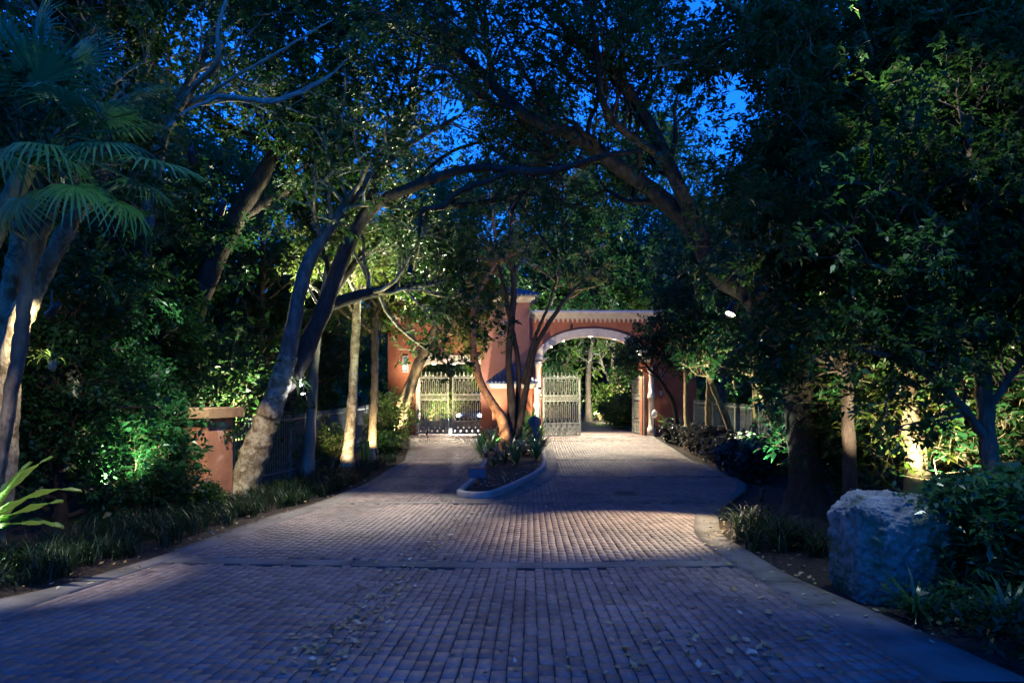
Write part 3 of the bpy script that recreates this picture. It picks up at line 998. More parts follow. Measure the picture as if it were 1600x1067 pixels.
# reflector disc by the right pier, oval garden sign, paper notice on the trunk
q = P(1022.5, 647, 32.3)
t = thing("reflector_disc", "round white reflector on a stake in front of the right column", "reflector", (q[0], q[1], float(gz(32.3)) - .02))
b = MB(); b.lathe([(.1, 0), (.15, .02), (.16, .04), (.15, .06)], n=22); o = put("disc", b.mesh("disc", M["white"], True), t, (0, 0, q[2] - float(gz(32.3)) + .02), (math.radians(90), 0, 0), (.85, 1.25, 1))
b = MB(); b.bar((0, .03, -.1), (0, .03, q[2] - float(gz(32.3))), .02, 6); put("stake", b.mesh("stake", M["dark"]), t)
q = P(969.5, 631.5, 39)
t = thing("oval_sign", "small oval brown sign among the lit shrubs beyond the arch", "sign", (q[0], q[1], bedz(q[0], q[1])))
hz = q[2] - bedz(q[0], q[1])
b = MB(); b.lathe([(.2, -.012), (.215, 0), (.2, .012)], n=24); put("board", b.mesh("board", mat_noise("brown_sign_board", [(.3, (.22, .1, .06)), (.7, (.34, .17, .1))], 6, .6, .1)), t, (0, 0, hz), (math.radians(90), 0, 0), (1.1, .72, 1))
b = MB(); b.bar((0, .04, -.15), (0, .04, hz), .025, 6); put("post", b.mesh("post", M["dark"]), t)

# ------------------------------------------------------------------ coral rock
def rock(name, label, loc, size, seed, n=26, rough=.115, pits=.05):
    mr = bpy.data.meshes.new(name)
    V = []; Fq = []
    # rounded box, each face gridded, pushed about by noise
    idx = {}
    def vid(p):
        k = tuple(np.round(p, 5))
        if k not in idx: idx[k] = len(V); V.append(p)
        return idx[k]
    for ax in range(3):
        for s in (-1, 1):
            for i in range(n):
                for j in range(n):
                    q = []
                    for a_, c_ in ((i, j), (i + 1, j), (i + 1, j + 1), (i, j + 1)):
                        p = [0, 0, 0]; p[ax] = s; p[(ax + 1) % 3] = -1 + 2 * a_ / n; p[(ax + 2) % 3] = -1 + 2 * c_ / n
                        q.append(vid(tuple(p)))
                    Fq.append(q if s > 0 else q[::-1])
    out = []
    S = np.array(size) / 2
    rr = np.random.default_rng(seed + 40)
    planes = []
    for k in range(34):                      # chipped faces: most near the edges, a few across the sides
        nv = rr.normal(size=3) * (1, 1, .75)
        if k < 12: nv = np.array((rr.choice((-1, 1)), rr.choice((-1, 1)), 0)) + rr.normal(0, .35, 3)
        elif k < 22: nv = np.array((rr.normal(), rr.normal(), 1.1 * rr.choice((-.6, 1))))
        nv = nv / np.linalg.norm(nv)
        planes.append((nv, float(np.sum(np.abs(nv) * S)) * rr.uniform(.74, .9)))
    for p in V:
        p = np.array(p)
        r = p / (np.sum(np.abs(p) ** 14) ** (1 / 14))
        w = r * S
        q = Vector((w[0] + seed * 7, w[1], w[2]))
        w = w * (1 + .03 * mnoise.noise(q * 1.5))
        for nv, d in planes:
            e = float(w @ nv) - d
            if e > 0: w = w - nv * e
        q2 = q + Vector((.25 * mnoise.noise(q * 2.5), .25 * mnoise.noise(q * 2.5 + Vector((5, 0, 0))), 0))
        cell = mnoise.voronoi(q2 * 2.1)[0]
        g = cell[1] - cell[0]
        d = -.06 * max(0, .07 - g) / .07 * max(0, min(1, .2 + 2.2 * mnoise.noise(q * 1.1 + Vector((2, 8, 1)))))
        pit = mnoise.voronoi(q * 15)[0][0]
        if mnoise.noise(q * 2.2) > .02: d -= pits * max(0, .36 - pit) * 1.5
        d += rough * (.22 * mnoise.noise(q * 5) + .24 * mnoise.noise(q * 14) + .2 * mnoise.noise(q * 37))
        nrm = Vector(r).normalized()
        out.append(w + np.array(nrm) * d)
    me = mesh(name, out, np.array(Fq), M["rock"], False)
    o = put(name, me, None, (loc[0], loc[1], loc[2] + size[2] * .44))
    return tag(o, label, "rock")


m, nt, bs = new_mat("coral_rock")
n1 = noise_node(nt, 3.2, 8, .65); r1 = ramp(nt, [(.3, (.12, .117, .107)), (.48, (.29, .28, .26)), (.7, (.5, .485, .44))])
nt.links.new(n1.outputs[0], r1.inputs[0])
n2 = noise_node(nt, 2.1, 7, .7); r2 = ramp(nt, [(.46, (0, 0, 0)), (.6, (.9, .9, .9))])
nt.links.new(n2.outputs[0], r2.inputs[0])
mx = nt.nodes.new("ShaderNodeMix"); mx.data_type = "RGBA"
nt.links.new(r2.outputs[0], mx.inputs[0]); nt.links.new(r1.outputs[0], mx.inputs[6]); mx.inputs[7].default_value = (.085, .125, .05, 1)
nt.links.new(mx.outputs[2], bs.inputs["Base Color"])
bs.inputs["Roughness"].default_value = .9
n3 = noise_node(nt, 30, 10, .8); bump(nt, bs, n3.outputs[0], 1.0, .025)
M["rock"] = m
q = P(1362, 948, 6.5)
rock("coral_boulder", "tall block of pale pitted coral rock at the right edge of the driveway", (3.78, 6.85, float(gz(6.7)) - .1), (.94, .95, 1.12), 1, 72)
rock("coral_boulder", "lower mossy coral rock half hidden by leaves right of the tall block", (4.72, 7.7, float(gz(7.3)) - .38), (.75, .8, .85), 4, 40)
# ------------------------------------------------------------------ plants: branch and leaf generators
def norm(v): return v / (np.linalg.norm(v, axis=-1, keepdims=True) + 1e-9)


def catmull(pts, n):
    p = np.asarray(pts, float)
    q = np.vstack([2 * p[0] - p[1], p, 2 * p[-1] - p[-2]])
    t = np.linspace(0, len(p) - 1 - 1e-6, n)
    i = t.astype(int); f = (t - i)[:, None]
    a, b, c, d = q[i], q[i + 1], q[i + 2], q[i + 3]
    return .5 * (2 * b + (c - a) * f + (2 * a - 5 * b + 4 * c - d) * f ** 2 + (3 * b - a - 3 * c + d) * f ** 3)


def tubes(polys, radii, sides, bumpy=0.0, rng=RNG):
    """polys (N,K,3), radii (N,K) -> verts, quads for N tubes at once."""
    N_, K = radii.shape
    tan = np.gradient(polys, axis=1); tan = norm(tan)
    ref = np.where(np.abs(tan[..., 2:3]) > .85, np.array([1., 0, 0]), np.array([0, 0, 1.]))
    ref = np.broadcast_to(ref[:, :1].copy(), tan.shape)
    u = norm(np.cross(tan, ref)); v = np.cross(tan, u)
    th = np.linspace(0, 2 * np.pi, sides, endpoint=False)
    r = radii[..., None]
    if bumpy:
        lob = sum(np.cos(k * th + rng.uniform(0, 6.28)) * bumpy / (k ** .7) for k in (2, 3, 5))
        r = r * (1 + lob[None, None] * .5 + rng.normal(0, bumpy * .16, (N_, K, sides)))
    V = polys[:, :, None, :] + (u[:, :, None, :] * np.cos(th)[:, None] + v[:, :, None, :] * np.sin(th)[:, None]) * (r[..., None] if r.ndim == 3 else r)
    base = (np.arange(N_) * K * sides)[:, None, None] + (np.arange(K - 1) * sides)[None, :, None]
    k0 = np.arange(sides)[None, None]; k1 = (np.arange(sides) + 1)[None, None] % sides
    Q = np.stack([base + k0, base + k1, base + sides + k1, base + sides + k0], -1).reshape(-1, 4)
    return V.reshape(-1, 3), Q


def grow(poly, rad, m, L, tmin, spread, up, K, rscale, rng, rmin=.004, droop=0.0):
    """m children along each of the given branches."""
    N_, K0, _ = poly.shape
    t = rng.uniform(tmin, 1, (N_, m)) * (K0 - 1 - 1e-6)
    i = t.astype(int); f = (t - i)[..., None]
    ar = np.arange(N_)[:, None]
    p = poly[ar, i] * (1 - f) + poly[ar, i + 1] * f
    tan = norm(poly[ar, i + 1] - poly[ar, i])
    r0 = rad[ar, i] * (1 - f[..., 0]) + rad[ar, i + 1] * f[..., 0]
    side = norm(np.cross(tan, rng.normal(size=(N_, m, 3))))
    d = norm(tan * (1 - spread) + side * spread + np.array([0, 0, up]))
    p, d, r0 = p.reshape(-1, 3), d.reshape(-1, 3), r0.reshape(-1)
    n = len(p)
    ln = L * rng.uniform(.6, 1.25, n)
    pts = [p]
    for k in range(1, K):
        d = norm(d + rng.normal(0, .22, (n, 3)) + np.array([0, 0, up * .25 - droop]))
        pts.append(pts[-1] + d * (ln / (K - 1))[:, None])
    out = np.stack(pts, 1)
    rr = np.maximum(np.minimum(r0 * rscale, r0), rmin)[:, None] * np.linspace(1, .35, K)[None]
    return out, rr


def leaf_quads(p, d, n, l, w, curl=.15):
    d = norm(d); s = norm(np.cross(d, n)); nn = np.cross(s, d)
    l = l[:, None]; w = w[:, None]
    mid = p + d * l * .42
    V = np.stack([p, mid + s * w * .5 + nn * w * .18, p + d * l - nn * l * curl, mid - s * w * .5 + nn * w * .18], 1)
    return V.reshape(-1, 3), np.arange(len(p) * 4).reshape(-1, 4)


def leaves_on(poly, m, size, aspect, rng, hang=.25, jitter=.022):
    N_, K, _ = poly.shape
    t = rng.uniform(.1, 1, (N_, m)) ** .7 * (K - 1 - 1e-6)
    i = t.astype(int); f = (t - i)[..., None]; ar = np.arange(N_)[:, None]
    p = poly[ar, i] * (1 - f) + poly[ar, i + 1] * f
    tan = norm(poly[ar, i + 1] - poly[ar, i])
    side = np.cross(tan, np.array([0, 0, 1.0])) * np.where(rng.random((N_, m, 1)) < .5, -1, 1)
    d = tan * .6 + side * .9 + rng.normal(0, .35, (N_, m, 3)) + np.array([0, 0, -hang])
    n = np.array([0, 0, 1.0]) + rng.normal(0, .45, (N_, m, 3))
    p = p + rng.normal(0, jitter, p.shape)
    p, d, n = (q.reshape(-1, 3) for q in (p, d, n))
    l = size * np.clip(rng.lognormal(0, .3, len(p)), .45, 1.7)
    return leaf_quads(p, d, n, l, l * aspect * rng.uniform(.8, 1.2, len(p)))


def merge(parts):
    V, Q, b = [], [], 0
    for v, q in parts:
        V.append(v); Q.append(q + b); b += len(v)
    return np.concatenate(V), np.concatenate(Q)


def px_limb(pts, K):
    w = np.array([P(a, b, c) for a, b, c, r in pts]); r = np.array([[q[3]] * 3 for q in pts])
    return catmull(w, K), np.maximum(catmull(r, K)[:, 0], .012)


LEAF_TOTAL = [0]


def _keep(poly, rad, q, r, px):
    return q, r


def tree(name, label, limbs, bark, leaf, dens=(12, 7, 6, 10), lens=(2.4, 1.1, .5), size=.11, aspect=.45, seed=1, tmin=.35, bare=0, cat="tree", group=None, up=.25, crown_from=0, hang=.25, spread=.7, skip=()):
    """First limb is the trunk. Branches are grown on the limbs from CROWN_FROM on, three levels, leaves on the last."""
    rng = np.random.default_rng(seed)
    base = np.array(P(*limbs[0][0][:3]))
    t = thing(name, label, cat, tuple(base), group)
    polys = []
    for i, lp in enumerate(limbs):
        K = 60 if i == 0 else 30
        poly, rad = px_limb(lp, K)
        if i == 0:
            poly[0, 2] -= .12
            rad[:8] *= np.array([1.75, 1.5, 1.32, 1.2, 1.12, 1.07, 1.04, 1.02])
            e = np.array([poly[0] - (poly[1] - poly[0]) * 0.6]); e[0, 2] = poly[0, 2] - .3
            poly = np.vstack([e, poly]); rad = np.concatenate([[rad[0] * 1.15], rad])
        sk = np.linspace(0, 1, len(rad)) * 9
        rad = rad * (1 + .07 * np.sin(sk * 2.3 + seed) * np.sin(sk * 5.1 + 2 * seed) + .05 * np.maximum(0, np.sin(sk * 3.7 + seed * 1.3)) ** 6)
        rough = poly + np.concatenate([np.zeros((1, 3)), rng.normal(0, .006, (len(poly) - 1, 3))])
        V, Q = tubes((rough - base)[None], rad[None], 18 if rad.max() > .15 else 10, .13, rng)
        put("trunk" if i == 0 else "limb", mesh("trunk" if i == 0 else "limb", V, Q, M[bark], True), t)
        polys.append((poly, rad))
    src = [q for k, q in enumerate(polys) if k >= crown_from and k not in skip]
    tw, lv, br = [], [], []
    for k, (poly, rad) in enumerate(src):
        is_trunk = (k + crown_from) == 0
        q, r = grow(poly[None], rad[None], dens[0], lens[0], max(.55, tmin) if is_trunk else tmin, spread, up, 7, .45, rng, .012)
        br.append(tubes(q - base, r, 6))
        q2, r2 = grow(q, r, dens[1], lens[1], .3, .65, up * .6, 5, .5, rng, .006)
        br.append(tubes(q2 - base, r2, 4))
        q3, r3 = grow(q2, r2, dens[2], lens[2] * .75, .25, .6, .05, 4, .6, rng, .0035, .05)
        tw.append(tubes(q3 - base, r3, 3))
        if dens[3]: lv.append(leaves_on(q3 - base, dens[3], size, aspect, rng, hang))
    V, Q = merge(br + tw)
    put("branches", mesh("branches", V, Q, M[bark], True), t)["kind"] = "stuff"
    if lv:
        V, Q = merge(lv)
        LEAF_TOTAL[0] += len(Q)
        put("crown", mesh("crown", V, Q, M[leaf]), t)["kind"] = "stuff"
    return t


def shrub(name, label, loc, h, w, bark, leaf, n=14, dens=(5, 5, 9), size=.1, aspect=.45, seed=1, cat="shrub", group=None, up=.35, hang=.2, lens=(.5, .28)):
    rng = np.random.default_rng(seed)
    t = thing(name, label, cat, loc, group)
    a = rng.uniform(0, 6.28, n); rr = rng.uniform(.1, 1, n) * w * .5
    hh = h * (1 - .35 * (rr / (w * .5)) ** 2) * rng.uniform(.75, 1.05, n)
    K = 7; s = np.linspace(0, 1, K)
    poly = np.stack([np.cos(a)[:, None] * (rr[:, None] * s ** 1.3) , np.sin(a)[:, None] * (rr[:, None] * s ** 1.3), hh[:, None] * s], -1)
    poly += rng.normal(0, .03, poly.shape) * s[None, :, None]
    poly[:, 0, 2] = -.1
    rad = np.linspace(.022, .008, K)[None] * (h / 1.5) ** .6 * np.ones((n, 1))
    q, r = grow(poly, rad, dens[0], lens[0] * h, .15, .7, up, 5, .5, rng, .004)
    q2, r2 = grow(q, r, dens[1], lens[1] * h, .2, .7, .1, 4, .6, rng, .003)
    V, Q = merge([tubes(poly, rad, 5), tubes(q, r, 4), tubes(q2, r2, 3)])
    put("stems", mesh("stems", V, Q, M[bark], True), t)["kind"] = "stuff"
    V, Q = merge([leaves_on(q2, dens[2], size, aspect, rng, hang), leaves_on(q, dens[2], size, aspect, rng, hang)])
    LEAF_TOTAL[0] += len(Q)
    put("crown", mesh("crown", V, Q, M[leaf]), t)["kind"] = "stuff"
    return t


# ------------------------------------------------------------------ main trees (left)
tree("leaning_tree", "big leaning tree with a lichen covered base whose dark limb arches over the driveway",
     [[(372, 782, 16, .36), (400, 700, 16, .33), (430, 620, 16, .27), (450, 555, 16, .23)],
      [(448, 565, 16, .2), (458, 510, 16, .17), (478, 420, 16.2, .15), (520, 350, 16.5, .13), (575, 280, 17, .1), (640, 225, 17.5, .07), (720, 180, 18, .04)],
      [(432, 620, 16.2, .24), (470, 560, 16.5, .23), (510, 470, 16.8, .2), (550, 370, 16.8, .17), (590, 320, 16.4, .14), (650, 290, 15.4, .115), (740, 262, 14.4, .09), (850, 268, 13.6, .075), (940, 245, 13.2, .05), (1000, 235, 13, .03)],
      [(505, 480, 17, .15), (560, 462, 17.5, .14), (620, 450, 18, .11), (690, 440, 19, .07)],
      [(800, 266, 13.95, .05), (770, 280, 14, .056), (720, 298, 14.2, .06), (690, 322, 14.3, .055), (660, 330, 14.4, .05), (655, 370, 14.5, .03)],
      [(560, 355, 17.6, .13), (600, 260, 18, .1), (640, 170, 18.5, .08), (660, 60, 19, .05)]],
     "bark_mottled", "leaf", (18, 8, 6, 12), (2.6, 1.2, .55), .12, .45, 11, .4, crown_from=1, skip=(2, 4))
_lt = tree("arching_tree", "thin dark limbs arching right over the lanes behind the leaning tree",
     [[(436, 742, 19, .13), (452, 640, 19, .125), (488, 520, 19.1, .12), (545, 425, 19.3, .11), (600, 370, 19.5, .1), (660, 330, 19.6, .09), (740, 318, 19.8, .075), (820, 300, 20, .06), (880, 262, 20.3, .045), (930, 250, 20.6, .03)],
      [(600, 372, 19.5, .07), (640, 300, 19.6, .06), (700, 240, 19.8, .05), (780, 215, 20, .035), (850, 200, 20.2, .02)],
      [(700, 322, 19.7, .06), (760, 270, 19.8, .05), (800, 225, 19.9, .035), (815, 170, 20, .02)],
      [(520, 462, 19.2, .07), (505, 390, 19.3, .06), (470, 330, 19.3, .045), (430, 250, 19.2, .03)]],
     "bark_dark", "leaf", (7, 5, 4, 5), (1.7, .8, .45), .11, .45, 22, .5)
tree("slanting_tree", "bare brown trunk slanting up to the right behind the pink pillar",
     [[(250, 720, 18, .3), (290, 540, 18, .28), (325, 430, 18, .25), (370, 340, 18, .23), (400, 290, 18, .2), (440, 220, 18.3, .16), (490, 155, 18.6, .13), (550, 80, 19, .08), (600, 20, 19.3, .04)],
      [(372, 338, 18, .17), (420, 310, 18.3, .15), (470, 280, 18.7, .12), (530, 245, 19, .06)],
      [(440, 222, 18.3, .1), (420, 130, 18.5, .08), (440, 40, 18.8, .05)]],
     "bark_dark", "leaf", (18, 8, 7, 14), (2.6, 1.2, .55), .12, .45, 12)
tree("mottled_tree", "mottled lit trunk at the left edge behind the fan palm",
     [[(-40, 900, 8.5, .2), (-5, 760, 8.5, .19), (5, 640, 8.5, .165), (25, 520, 8.5, .145), (60, 440, 8.5, .12), (110, 350, 8.6, .095), (135, 310, 8.7, .075), (180, 240, 9, .05)],
      [(8, 600, 8.5, .13), (12, 480, 8.6, .12), (25, 400, 8.7, .1), (30, 330, 8.8, .09), (20, 240, 9, .06)]],
     "bark_mottled", "leaf", (9, 5, 4, 9), (1.5, .7, .4), .1, .45, 13, .75)
tree("dark_trunk_tree", "dark smooth trunk crossing in front of the mottled lit trunk at the left edge",
     [[(-22, 860, 7.9, .085), (2, 700, 7.9, .08), (28, 560, 7.9, .078), (44, 430, 7.9, .074), (55, 350, 7.9, .068), (60, 250, 8, .06)],
      [(45, 420, 7.9, .07), (80, 330, 8, .06), (100, 270, 8.1, .04)]],
     "bark_grey", "leaf_dark", (8, 4, 4, 8), (1.2, .6, .35), .1, .45, 14, .7)
tree("pale_branch_tree", "tree with long pale bluish branches reaching right above the fan palm",
     [[(190, 720, 15, .17), (215, 500, 15, .15), (245, 250, 15, .13), (285, 150, 15, .1), (330, 60, 15.2, .08), (350, -40, 15.4, .05)],
      [(270, 185, 14.6, .07), (310, 157, 13.2, .06), (350, 152, 12.2, .05), (400, 157, 11.6, .045), (450, 152, 11.4, .04), (530, 110, 11.4, .015)],
      [(262, 205, 14.5, .06), (300, 140, 13, .05), (338, 100, 12, .045), (342, 40, 11.8, .035), (362, -20, 11.8, .03)],
      [(250, 235, 15, .08), (225, 120, 15, .07), (290, 20, 15.2, .05), (300, -50, 15.3, .04)],
      [(400, 157, 11.6, .035), (430, 160, 11.2, .03), (500, 130, 11, .02), (545, 90, 11, .01)],
      [(340, 152, 12.3, .03), (290, 175, 11.8, .025), (262, 200, 11.6, .02), (240, 230, 11.5, .01)],
      [(310, 157, 13, .035), (365, 122, 12, .03), (440, 80, 11.6, .025), (520, 30, 11.5, .012)]],
     "bark_pale", "leaf", (16, 8, 6, 11), (2.2, 1.0, .5), .11, .45, 15, skip=(1, 2, 4, 5, 6))
tree("tall_left_tree", "tall pale trunk rising out of the photo behind the fan palm's crown",
     [[(120, 700, 13.5, .17), (108, 300, 13.5, .15), (112, 100, 13.5, .13), (118, -40, 13.6, .1)],
      [(104, 240, 13.5, .09), (135, 90, 13.6, .075), (150, -30, 13.7, .06)]],
     "bark_pale", "leaf", (18, 8, 6, 12), (2.2, 1.0, .5), .11, .45, 16)
tree("painted_trunk_tree", "slender grey blue trunk standing in front of the dark fence",
     [[(479, 752, 19.5, .17), (487, 640, 19.5, .14), (492, 560, 19.5, .12), (505, 460, 19.5, .1), (520, 380, 19.7, .08), (530, 300, 20, .05)]],
     "bark_pale", "leaf_yellow", (14, 6, 6, 9), (1.6, .8, .45), .12, .45, 17, crown_from=0)
tree("spotted_trunk_tree", "slim spotted trunk brightly lit near the left kerb",
     [[(541, 745, 20.3, .2), (550, 640, 20.3, .15), (556, 520, 20.4, .13), (562, 420, 20.5, .1), (575, 330, 20.8, .07)]],
     "bark_mottled", "leaf_yellow", (16, 6, 6, 9), (1.7, .8, .45), .12, .45, 18)
tree("dark_pole_tree", "thin straight dark trunk right of the spotted one, lit only at its foot",
     [[(580, 714, 24, .15), (585, 600, 24, .13), (588, 480, 24, .11), (600, 380, 24.2, .07)]],
     "bark_tan", "leaf_yellow", (14, 6, 6, 9), (1.8, .9, .45), .12, .45, 19)
tree("gate_pier_tree", "crooked tree leaning right across the orange wall beside the left gate",
     [[(621, 700, 28.3, .36), (630, 640, 28.3, .3), (643, 600, 28.3, .25), (662, 550, 28.3, .21), (690, 500, 28.3, .19), (715, 465, 28.3, .16), (740, 430, 28.2, .1), (770, 380, 28, .06)],
      [(655, 570, 28.3, .13), (640, 510, 28, .11), (625, 450, 27.8, .08), (600, 400, 27.5, .05)],
      [(700, 488, 28.3, .12), (690, 440, 28, .1), (670, 380, 27.8, .06)],
      [(690, 500, 28.3, .08), (655, 478, 28.6, .07), (612, 470, 28.8, .04)],
      [(662, 550, 28.3, .07), (700, 520, 29, .05), (735, 505, 29.5, .03)]],
     "bark_tan", "leaf_yellow", (24, 8, 6, 11), (2.0, .9, .5), .13, .45, 20, .3, crown_from=0)
# island tree, three stems
tree("island_tree", "many stemmed tree with a copper lit stem rising from the middle of the island",
     [[(792, 706, 26, 0.229), (786, 660, 26, 0.200), (766, 625, 26, 0.170), (748, 590, 26, 0.148), (739, 540, 26, 0.126), (739, 490, 26, 0.104), (752, 450, 26, 0.089), (775, 405, 26, 0.074), (771, 350, 26, 0.052), (765, 290, 26, 0.030)],
      [(797, 700, 26.4, 0.170), (799, 630, 26.4, 0.148), (795, 560, 26.3, 0.126), (800, 500, 26.2, 0.126), (803, 440, 26.2, 0.104), (797, 380, 26.2, 0.081), (800, 320, 26.2, 0.059), (790, 250, 26, 0.030)],
      [(803, 695, 26.7, 0.148), (808, 640, 26.8, 0.118), (810, 570, 26.7, 0.096), (795, 490, 26.6, 0.096), (783, 430, 26.5, 0.074), (765, 370, 26.5, 0.044)],
      [(808, 690, 26.5, 0.148), (820, 620, 26.5, 0.118), (830, 570, 26.5, 0.104), (840, 535, 26.5, 0.096), (868, 490, 26.5, 0.081), (900, 450, 26.5, 0.067), (935, 420, 26.5, 0.037)],
      [(816, 600, 26.6, 0.096), (832, 540, 26.5, 0.081), (843, 510, 26.4, 0.067), (860, 470, 26.2, 0.052), (880, 400, 26, 0.030)],
      [(798, 440, 26.2, 0.059), (830, 370, 26, 0.044), (850, 300, 25.8, 0.030)]],
     "bark_orange", "leaf_yellow", (5, 4, 4, 5), (1.6, .8, .45), .12, .45, 21, .75, crown_from=0)
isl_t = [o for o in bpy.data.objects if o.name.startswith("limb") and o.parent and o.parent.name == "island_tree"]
for o in isl_t: o.data.materials[0] = M["bark_dark"] if o.location.x >= 0 else M["bark_orange"]  # shaded stems get dark bark, the lamplit trunk keeps the orange

LEAN = min((o.name for o in bpy.data.objects if o.name.startswith("limb") and o.parent and o.parent.name == "leaning_tree"), key=lambda q: (len(q), q))
for o in bpy.data.objects:
    if o.name.startswith("limb") and o.parent and o.parent.name == "leaning_tree" and len(o.data.materials): o.data.materials[0] = M["bark_grey" if o.name.endswith(LEAN) else "bark_dark"]  # shade of the limbs put into the colour: darker bark than the lit trunk
for o in bpy.data.objects:
    if o.name.startswith("trunk") and o.parent and o.parent.name in ("pale_branch_tree", "tall_left_tree"): o.data.materials[0] = M["bark_grey"]  # shade on these trunks put into a darker bark than their sky-lit limbs

# ------------------------------------------------------------------ main trees (right)
tree("overhanging_tree", "massive dark tree on the right whose limbs reach left over the whole driveway",
     [[(1264, 806, 13, .36), (1256, 700, 13, .3), (1248, 620, 13, .29), (1228, 560, 13.2, .28), (1198, 495, 13.6, .28), (1168, 452, 14, .26)],
      [(1172, 460, 14, .22), (1118, 425, 14.3, .2), (1075, 350, 14.8, .19), (1010, 290, 15, .18), (957, 255, 15, .17), (908, 217, 15, .155), (833, 187, 15, .14), (788, 150, 15, .12), (735, 97, 15, .095), (694, 67, 15, .075), (675, 5, 15, .05)],
      [(1118, 425, 14.3, .16), (1065, 300, 14.6, .15), (1013, 191, 14.6, .13), (971, 127, 14.6, .11), (945, 97, 14.6, .09), (893, 52, 14.6, .07), (844, 5, 14.6, .05)],
      [(1175, 462, 13.9, .18), (1205, 435, 13.8, .16), (1222, 390, 13.8, .135), (1213, 320, 13.8, .1), (1190, 250, 13.9, .07)],
      [(775, 145, 15, .08), (758, 60, 15, .06), (740, -20, 15, .04)],
      [(1040, 250, 14.6, .1), (950, 178, 14.2, .08), (930, 60, 13.8, .06), (910, -30, 13.6, .04)],
      [(905, 217, 15, .09), (870, 240, 15.6, .08), (840, 265, 16.3, .06), (800, 330, 17, .04)]],
     "bark_dark", "leaf", (16, 8, 6, 10), (2.3, 1.05, .5), .1, .45, 31, .18, crown_from=1)
tree("straight_right_tree", "straight trunk half hidden by leaves with a strip of warm light down one side",
     [[(1440, 790, 11, .17), (1415, 600, 11, .14), (1395, 460, 11, .15), (1370, 330, 11, .18), (1352, 220, 11, .2), (1345, 100, 11, .17), (1338, -60, 11, .13)],
      [(1352, 205, 11, .12), (1290, 140, 11, .11), (1240, 100, 11, .1), (1190, 50, 11, .085), (1120, -20, 11, .06)],
      [(1350, 180, 11, .1), (1420, 90, 11, .08), (1500, 10, 11.2, .05)],
      [(1400, 480, 11, .08), (1450, 380, 11, .07), (1510, 260, 11, .05), (1560, 180, 11, .03)],
      [(1375, 350, 11, .07), (1300, 290, 11, .055), (1230, 270, 11, .04)]],
     "bark_tan", "leaf", (24, 8, 7, 12), (1.9, .9, .45), .1, .45, 32, .1, crown_from=0)
tree("leafy_tree", "leafy tree at the right whose scattered sprays hide the straight trunk",
     [[(1560, 850, 9, .11), (1545, 700, 9, .1), (1530, 500, 9, .09), (1520, 330, 9, .07), (1510, 150, 9, .04)],
      [(1545, 690, 9, .06), (1470, 600, 8.9, .05), (1400, 560, 8.8, .04), (1340, 545, 8.8, .02)],
      [(1535, 560, 9, .06), (1460, 470, 8.9, .05), (1380, 420, 8.8, .04), (1300, 400, 8.8, .02)],
      [(1525, 420, 9, .06), (1450, 330, 8.9, .05), (1350, 290, 8.8, .035), (1260, 290, 8.9, .02)],
      [(1530, 500, 9, .05), (1590, 420, 8.9, .04), (1640, 350, 8.8, .03)],
      [(1545, 640, 9, .05), (1600, 560, 8.9, .04), (1640, 540, 8.8, .03)],
      [(1520, 320, 9, .05), (1570, 220, 9, .04), (1600, 120, 9, .03)]],
     "bark_grey", "leaf", (22, 7, 5, 9), (.95, .5, .28), .085, .45, 33, .1, crown_from=0)
tree("leafy_tree", "leafy tree with drooping dark sprays between the overhanging trunk and the straight trunk",
     [[(1330, 800, 10.5, .1), (1325, 650, 10.5, .09), (1315, 500, 10.5, .08), (1310, 380, 10.4, .06), (1300, 250, 10.3, .03)],
      [(1322, 600, 10.5, .06), (1290, 540, 10.4, .05), (1262, 520, 10.3, .03)],
      [(1318, 540, 10.5, .06), (1380, 450, 10.3, .05), (1430, 430, 10.2, .03)],
      [(1312, 440, 10.5, .05), (1250, 360, 10.4, .04), (1190, 340, 10.3, .02)],
      [(1310, 380, 10.4, .05), (1370, 290, 10.2, .04), (1420, 260, 10.1, .02)]],
     "bark_dark", "leaf_gloss", (20, 7, 5, 9), (1.1, .55, .3), .1, .45, 34, .1, crown_from=0)
SLIM = [
    ([(1060, 676, 29.5, .1), (1052, 630, 29.5, .09), (1035, 600, 29.3, .08), (1018, 580, 29, .06), (995, 555, 28.8, .04)], "dark curved sapling bending left in front of the arch's right pier", "bark_dark", "leaf_dark"),
    ([(1076, 692, 27.8, .12), (1072, 645, 27.8, .1), (1071, 580, 27.8, .09), (1060, 520, 27.6, 0.07), (1048, 390, 27.5, .035)], "slim lit trunk nearest the right gate column", "bark_tan", "leaf_dark"),
    ([(1110, 708, 25.8, .13), (1106, 650, 25.8, .11), (1107, 590, 25.8, .09), (1100, 520, 25.6, 0.06), (1088, 390, 25.5, .035)], "slim upright trunk with a knobbly lit edge by the right kerb", "bark_tan", "leaf_dark"),
    ([(1152, 710, 25.2, .13), (1135, 655, 25.2, .11), (1112, 600, 25.2, .09), (1095, 540, 25.0, 0.06), (1083, 410, 24.9, .035)], "slim trunk leaning left, its upper side brightly lit", "bark_tan", "leaf_dark"),
    ([(1174, 714, 24.6, .11), (1180, 650, 24.6, .1), (1178, 590, 24.6, .08), (1170, 500, 24.5, 0.05), (1158, 370, 24.4, .035)], "slim dull trunk standing straight against the right fence", "bark_tan", "leaf_dark"),
    ([(1226, 726, 22.6, .12), (1208, 665, 22.6, .1), (1188, 610, 22.6, .08), (1170, 550, 22.5, 0.05), (1158, 420, 22.4, .035)], "slim trunk leaning left beside the massive dark tree", "bark_tan", "leaf_dark"),
    ([(1230, 722, 22.9, .13), (1222, 680, 22.9, .11), (1214, 640, 22.9, .09), (1208, 580, 22.8, 0.06), (1196, 450, 22.7, .035)], "short pale trunk closest to the massive dark tree", "bark_pale", "leaf_dark"),
]
